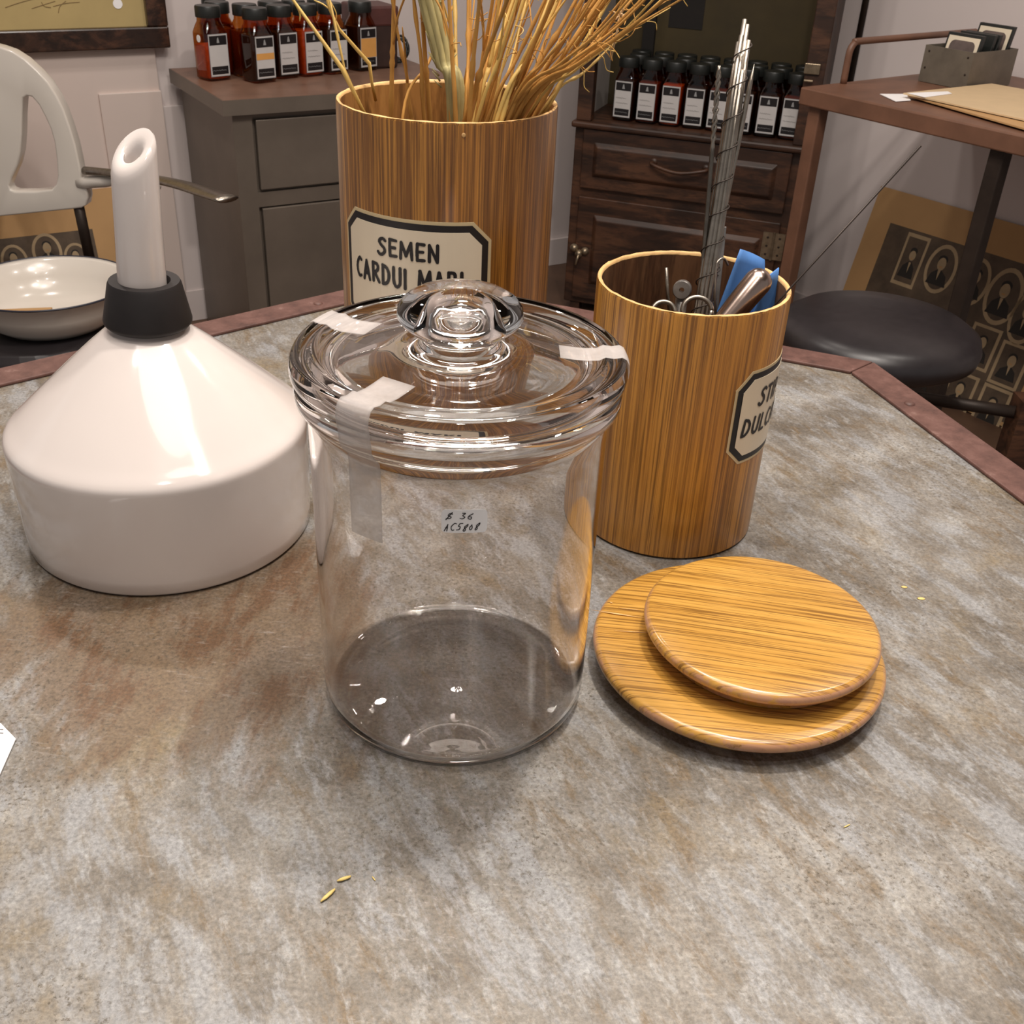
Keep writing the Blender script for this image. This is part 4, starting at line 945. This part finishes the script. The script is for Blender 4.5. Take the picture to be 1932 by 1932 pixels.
dd = [pos[0]+LYd*.070+LX*.045, (pos[0]+LYd*.145+LX*.06), pos[1]+LYd*.075, pos[2]+LYd*.075+LX*.004, pos[3]+LYd*.078, pos[4]+LYd*.074]
for p in dd:
    j = proto if first else copy_tree(proto); first = False; j['group'] = 'capped jars behind on the grey cabinet'; j.location = p+Vector((0, 0, .001)); j.rotation_euler = (0, 0, rad(47))

# case and cable on the grey cabinet
pc = T_L @ Vector((LEN-.135, DEP-.10, 0)); case = empty('leather_case', (pc.x, pc.y, ZT+.001), rad(32), 'dark brown leather case standing at the back of the grey cabinet top', 'case')
mb = MB(); mb.box((-.062, -.06, 0), (.048, .06, .145)); mb.build('body', plain('dark_leather', srgb(52, 34, 28), .5, var=.2), case, bevel=.006)
mb = MB(); mb.box((-.065, -.063, .105), (.051, .063, .155)); mb.build('lid', plain('oxblood_leather', srgb(84, 48, 44), .45, var=.15), case, bevel=.006)
cp = T_L @ Vector((LEN-.045, DEP-.08, 0)); mb = MB(); pts = []
for i in range(100):
    a = i/99*2*PI*4; r = .028+.004*math.sin(a*1.3); pts.append(Vector((cp.x+r*math.cos(a)*.8, cp.y+.010*math.sin(a*.37)+r*math.sin(a)*.35, ZT+.036+r*math.sin(a)+.0)))
mb.tube(pts, .003, 7); tag(mb.build('coiled_cable', CAPM, smooth=True), 'black coiled cable at the right end of the grey cabinet top', 'cable')

# ---------------------------------------------------------------- wooden cabinet across the corner
RXd = Vector((math.cos(rad(-18.5)), math.sin(rad(-18.5)), 0)); RYd = Vector((-RXd.y, RXd.x, 0))
o0 = atz(1062, 583, -.76); T_R = Matrix.Translation(o0) @ Matrix.Rotation(rad(-18.5), 4, 'Z')
def rp(px, py, yy=0.): P = onplane(px, py, o0+RYd*yy, RYd); l_ = T_R.inverted() @ P; return l_.x, l_.z
wc = empty('wooden_cabinet', o0, rad(-18.5), 'dark wooden cupboard with open shelf, drawer and door, standing across the corner', 'cabinet')
xr, zl = rp(1517, 275); xl, zl2 = rp(1090, 226); ZS = (zl+zl2)/2
xo0 = rp(1520, 130)[0]; xo1 = rp(1562, 110)[0]; print('WC', xr, xl, zl, zl2, xo0, xo1)
W = xo1; DP = .29; TOP = 1.35
mb = MB(); mb.box((.0, .0, .03), (W, DP, ZS-.02)); mb.build('lower_carcass', DKWOOD, wc, bevel=.003)
mb = MB(); mb.box((-.008, -.022, ZS-.018), (xr+.012, DP, ZS)); mb.build('shelf_ledge', DKWOOD, wc, bevel=.006)
mb = MB(); mb.box((.002, -.006, ZS), (.045, .03, TOP)); mb.build('stile', DKWOOD, wc, bevel=.003)
mb = MB(); mb.box((xo0, -.006, ZS), (W, .03, TOP)); mb.build('stile', DKWOOD, wc, bevel=.003)
mb = MB(); mb.box((.002, .03, ZS), (.016, DP, TOP)); mb.build('side_panel', plain('pale_grey_paint', srgb(176, 168, 162), .7, var=.05), wc)
mb = MB(); mb.box((W-.016, .03, ZS), (W, DP, TOP)); mb.build('side_panel', DKWOOD, wc)
mb = MB(); mb.box((.016, DP-.012, ZS), (W-.016, DP, TOP)); mb.box((.11, DP-.03, ZS), (.145, DP-.012, TOP), 1); mb.box((.18, DP-.014, ZS+.23), (.28, DP-.012, ZS+.31), 1); mb.build('back_panel', None, wc, mats=[OLIVE, DARKGAP])
mb = MB(); mb.box((0, -.01, TOP), (W, DP, TOP+.03)); mb.build('top', DKWOOD, wc)
for f_ in (.02, W-.05):
    mb = MB(); mb.box((f_, .005, 0), (f_+.03, .035, .03)); mb.build('foot', DKWOOD, wc)
def raised(mb, x0, z0, x1, z1, y, inset_=.045, d=.010):
    mb.box((x0, y-.012, z0), (x1, y, z1)); i = inset_
    A_ = [(x0+i, y-.012, z0+i), (x1-i, y-.012, z0+i), (x1-i, y-.012, z1-i), (x0+i, y-.012, z1-i)]
    # routed groove then raised field
    b = i+.012; B_ = [(x0+b, y-.012-d, z0+b), (x1-b, y-.012-d, z0+b), (x1-b, y-.012-d, z1-b), (x0+b, y-.012-d, z1-b)]
    mb.add(A_+B_, [(0, 1, 5, 4), (1, 2, 6, 5), (2, 3, 7, 6), (3, 0, 4, 7), (4, 5, 6, 7)])
dz0 = rp(1098, 352)[1]; dz1 = rp(1098, 240)[1]; xR = rp(1490, 330)[0]
mb = MB(); raised(mb, .028, dz0, xR, dz1, -.001, .035); dr_ = mb.build('drawer', DKWOOD, wc, bevel=.003)
hx0, hz = rp(1237, 305); hx1, _ = rp(1335, 312)
mb = MB(); mb.tube(catmull([(hx0, -.022, hz+.004), (hx0, -.04, hz), ((hx0+hx1)/2, -.052, hz-.012), (hx1, -.04, hz), (hx1, -.022, hz+.004)], 6), .005, 10)
for x_ in (hx0, hx1): mb.lathe([(.011, 0), (.009, .004), (0, .006)], 16, T=Matrix.Translation((x_, -.022, hz+.004)) @ Matrix.Rotation(PI/2, 4, 'X'))
mb.build('handle', DKWOOD, dr_, True)
ez0, ez1 = .05, rp(1098, 368)[1]
mb = MB(); raised(mb, .028, ez0, xR, ez1, -.001, .05); do_ = mb.build('door', DKWOOD, wc, bevel=.003)
hx, hz = rp(1459, 462); mb = MB()
for s_ in (-1, 1): mb.box((hx+s_*.0165-.0145, -.018, hz-.038), (hx+s_*.0165+.0145, -.013, hz+.038))
mb.tube([(hx, -.018, hz-.04), (hx, -.018, hz+.04)], .0035, 8)
for s_ in (-1, 1):
    for k in (-.024, 0, .024): mb.lathe([(.0035, 0), (.0025, .001), (0, .001)], 10, 1, T=Matrix.Translation((hx+s_*.017, -.0181, hz+k)) @ Matrix.Rotation(PI/2, 4, 'X'))
mb.build('hinge', None, do_, mats=[BRASS, IRON])
hx, hz = rp(1096, 474); mb = MB()
for dx, dz in ((-.018, .012), (.016, .006), (-.002, -.004)): mb.lathe([(.013, 0), (.010, .007), (.004, .011), (0, .012)], 18, T=Matrix.Translation((hx+dx, -.0135, hz+dz)) @ Matrix.Rotation(PI/2, 4, 'X'))
mb.tube([(hx, -.02, hz), (hx-.006, -.03, hz-.035)], .004, 8); mb.build('latch', BRASS, do_, True)
hx, hz = rp(1532, 128); mb = MB(); mb.box((hx-.018, -.014, hz-.014), (hx+.022, -.006, hz+.012)); mb.tube([(hx-.014, -.018, hz-.03), (hx+.01, -.018, hz-.03)], .004, 8); mb.build('catch', BRASS, wc, bevel=.002)
# jars on the open shelf
lx0, _ = rp(1174, 208, .045); lx1, _ = rp(1490, 240, .045); n = 8; pitch = (lx1-lx0)/(n-1); jw = min(.066, pitch-.006)
ords = ['leftmost', 'second', 'third', 'fourth', 'fifth', 'sixth', 'seventh', 'rightmost']
conts = [SPICE_D, SPICE_M, SPICE_O, SPICE_D, SPICE_M, SPICE_D, SPICE_D, SPICE_M]
desc = ['against the pale side panel', 'with brown contents', 'with orange contents', 'with dark contents', 'behind the twisted skewer', 'behind the tied skewer bundle', 'right of the plain skewer', 'beside the right upright']
for i in range(n):
    j = make_jar(w_=jw, label='amber spice jar, %s in front on the cupboard shelf, %s' % (ords[i], desc[i]), cont=conts[i]); j['group'] = 'front row of spice jars in the wooden cabinet'
    j.location = T_R @ Vector((lx0+pitch*i, .045+jw/2, ZS+.001)); j.rotation_euler = (0, 0, rad(-18.5+(i*37 % 7-3)))
proto = make_jar(w_=jw, label='black-capped amber jar behind the front row inside the wooden cupboard', full=False); first = True
for r_i in (1, 2):
    for i in range(n):
        j = proto if first else copy_tree(proto); first = False; j['group'] = 'jars in the back rows of the wooden cabinet'
        j.location = T_R @ Vector((lx0+pitch*i+(.012 if r_i == 1 else 0), .045+jw/2+r_i*(jw+.011), ZS+.001)); j.rotation_euler = (0, 0, rad(-18.5))

# ---------------------------------------------------------------- desk at the right wall
ZD = .045; dc = atz(1511, 164, ZD); DXd = Vector((math.cos(rad(-51.7)), math.sin(rad(-51.7)), 0)); DYd = Vector((-DXd.y, DXd.x, 0))
T_D = Matrix.Translation(dc) @ Matrix.Rotation(rad(-51.7), 4, 'Z')
DD = KR-dc.dot(NR)-.03; print('DESK', dc, DD)
dk = empty('metal_desk', Vector((dc.x, dc.y, -.76)), rad(-51.7), 'rust-brown metal side table with tubular rail, standing at the right wall', 'table')
mb = MB(); HD = .76+ZD; mb.box((0, 0, HD-.036), (1.05, DD, HD)); mb.build('top', DESKT, dk, bevel=.003)
for (x_, y_, m_) in ((.035, .03, DESKT), (.40, .035, IRON), (1.0, .03, IRON), (1.0, DD-.03, IRON)):
    if x_ == .40:
        P = onplane(1888, 292, dc+DYd*.035, DYd); x_ = (T_D.inverted() @ P).x
    mb = MB(); mb.box((x_-.016, y_-.016, 0), (x_+.016, y_+.016, HD-.036)); mb.build('leg', m_, dk, bevel=.003)
ex = T_D.inverted() @ atz(1574, 154, ZD); hr = .086; ex.x = max(ex.x, .012)
mb = MB(); pts = catmull([(ex.x, ex.y, HD), (ex.x, ex.y, HD+.045), (ex.x, ex.y+.002, HD+hr-.016), (ex.x, ex.y+.014, HD+hr-.002), (ex.x, ex.y+.03, HD+hr), (ex.x, ex.y+.2, HD+hr)], 4)+[Vector((ex.x, DD-.03, HD+hr)), Vector((ex.x, DD-.012, HD+hr-.012)), Vector((ex.x, DD-.012, HD))]
mb.tube(pts, .0075, 12); mb.build('rail', DESKT, dk, True)
# tin box with small cased photographs
g0 = atz(1821, 170, ZD+.001); e1_ = Vector((math.cos(rad(127)), math.sin(rad(127)), 0)); e2n = Vector((math.cos(rad(37)), math.sin(rad(37)), 0)); l1, l2 = .125, .17
tin = empty('tin_box', g0, 0, 'grey galvanised tin box holding small framed photographs on the brown metal table', 'box')
def tb(mb, a0, a1, b0, b1, z0, z1, mi=0):
    p = [g0+e1_*a0+e2n*b0, g0+e1_*a1+e2n*b0, g0+e1_*a1+e2n*b1, g0+e1_*a0+e2n*b1]; mb.prism([Vector((q.x, q.y, ZD+z0)) for q in p], (0, 0, z1-z0), mi)
mb = MB(); tb(mb, 0, l1, 0, .002, .001, .078); tb(mb, 0, l1, l2-.002, l2, .001, .078); tb(mb, 0, .002, .002, l2-.002, .001, .078); tb(mb, l1-.002, l1, .002, l2-.002, .001, .078); tb(mb, .002, l1-.002, .002, l2-.002, .001, .004); mb.build('box', GALV, tin, rel=None)
mb = MB()
for a_, z_ in ((.01, .03), (.012, .065), (l1-.01, .03), (l1-.012, .065)):
    T = Matrix.Translation(g0+e1_*a_+Vector((0, 0, z_))) @ (-e2n).to_track_quat('Z', 'Y').to_matrix().to_4x4(); mb.lathe([(.0028, 0), (.002, .001), (0, .0012)], 8, T=T)
mb.build('rivets', IRON, tin, rel=None)
for k, (b_, up_, lab) in enumerate(((.03, .0, 'foremost small dark-cased photo with cream arched mat, in the tin box'), (.075, .0, 'thin black photo case standing second in the tin box'), (.095, .0, 'thin black photo case standing third in the tin box'), (.14, .015, 'rear taller photo case with pale mat in the tin box'))):
    cs = empty('photo_case', g0+e2n*b_, 0, lab, 'photo'); hh_ = .100+up_; tl = .02
    p = lambda a, v, o: g0+e1_*(l1/2+a)+e2n*(b_+v*tl/.1-o)+Vector((0, 0, .005+v))
    wv = min(.045, l1/2-.008)
    nn_ = -e2n; mb = MB(); mb.prism([p(-wv, 0, 0), p(wv, 0, 0), p(wv, hh_, 0), p(-wv, hh_, 0)], e2n*.010); mb.build('case', CAPM, cs, rel=None, bevel=.001)
    if k in (0, 3):
        mb = MB(); mb.prism([p(-wv+.005, .01, .0006), p(wv-.005, .01, .0006), p(wv-.005, hh_-.006, .0006), p(-wv+.005, hh_-.006, .0006)], e2n*.0004); mb.build('mat', CREAM, cs, rel=None)
        poly = [(-wv+.013, .02), (wv-.013, .02)]+[(wv-.013-.012+.012*math.cos(t_), hh_-.026+.012*math.sin(t_)) for t_ in [PI/2*i/6 for i in range(7)]]+[(-wv+.025+.012*math.cos(t_), hh_-.026+.012*math.sin(t_)) for t_ in [PI/2+PI/2*i/6 for i in range(7)]]
        mb = MB(); mb.prism([p(a, v, .0012) for a, v in poly], e2n*.0004); mb.build('plate', plain('dark_photo_plate', srgb(96, 84, 80), .15, var=.4, vs=20), cs, rel=None)
# papers on the desk
def flat(name, pxs, z, th, mat, lab, cat='paper'):
    mb = MB(); mb.prism([atz(*q, ZD+z) for q in pxs], (0, 0, th)); o = mb.build(name, mat); tag(o, lab, cat)
flat('cardboard_sheet', [(1712, 182), (1880, 168), (2010, 200), (1990, 262), (1925, 243)], .004, .003, MATB, 'lower tan card of the two lying on the brown metal table')
flat('cardboard_sheet', [(1704, 178), (1870, 160), (2010, 185), (2000, 250), (1932, 228)], .009, .003, plain('buff_card', srgb(206, 180, 142), .7, var=.04), 'upper buff card of the two lying on the brown metal table')
flat('paper_note', [(1660, 178), (1712, 178), (1718, 190), (1690, 192)], .001, .001, PAPER, 'small white note half under the tan cards on the metal table', 'note')
flat('paper_note', [(1712, 176), (1788, 173), (1796, 177), (1745, 184)], .0125, .0008, PAPER, 'white paper slip lying on the upper buff card', 'note')

# ---------------------------------------------------------------- stool
sc0 = atz(1663, 607, -.235); stl = empty('round_stool', (sc0.x, sc0.y, -.76), 0, 'round black leather stool with dark iron base, right of the table', 'stool'); R = .178; hs = .525
mb = MB(); mb.lathe([(0, hs-.055), (R*.9, hs-.055), (R*.98, hs-.045), (R, hs-.028), (R*.97, hs-.010), (R*.85, hs+.004), (R*.5, hs+.012), (0, hs+.014)], 72); mb.build('seat', LEATH, stl, True)
mb = MB(); mb.tube([(0, 0, .14), (0, 0, hs-.055)], .017, 14); mb.build('post', IRON, stl, True)
for k in range(4):
    a = PI/4+k*PI/2; c_, s_ = math.cos(a), math.sin(a); mb = MB(); mb.tube(catmull([(.0*c_, .0*s_, .20), (.08*c_, .08*s_, .16), (.16*c_, .16*s_, .06), (.19*c_, .19*s_, 0)], 5), .011, 10); mb.build('leg', IRON, stl, True)
mb = MB(); q0 = world_of(stl).inverted() @ onplane(1725, 745, (0, 1.60, 0), (0, 1, 0)); 
mb.tube([Vector((.15*math.cos(2*PI*i/40), .15*math.sin(2*PI*i/40), .10)) for i in range(41)], .009, 10); mb.build('foot_ring', IRON, stl, True)

# dark lower rail of something standing behind the stool
a, b = aty(1722, 748, 1.95), aty(1915, 778, 1.86)
rk = empty('plant_stand', (a.x, a.y, -.76), 0, 'low dark wooden stand partly hidden behind the stool at right', 'stand')
mb = MB(); mb.tube([a, b], .012, 10); mb.build('crossbar', IRON, rk, True, rel=None)
a2_, b2_ = aty(1916, 762, 1.84), aty(1908, 905, 1.84)
mb = MB(); q = b.copy(); mb.box((q.x-.0, q.y-.02, -.76), (q.x+.05, q.y+.03, q.z+.03)); mb.build('post', DKWOOD, rk, rel=None)
mb = MB(); q = a.copy(); mb.box((q.x-.01, q.y-.01, -.76), (q.x+.02, q.y+.02, q.z+.012)); mb.build('post', IRON, rk, rel=None)
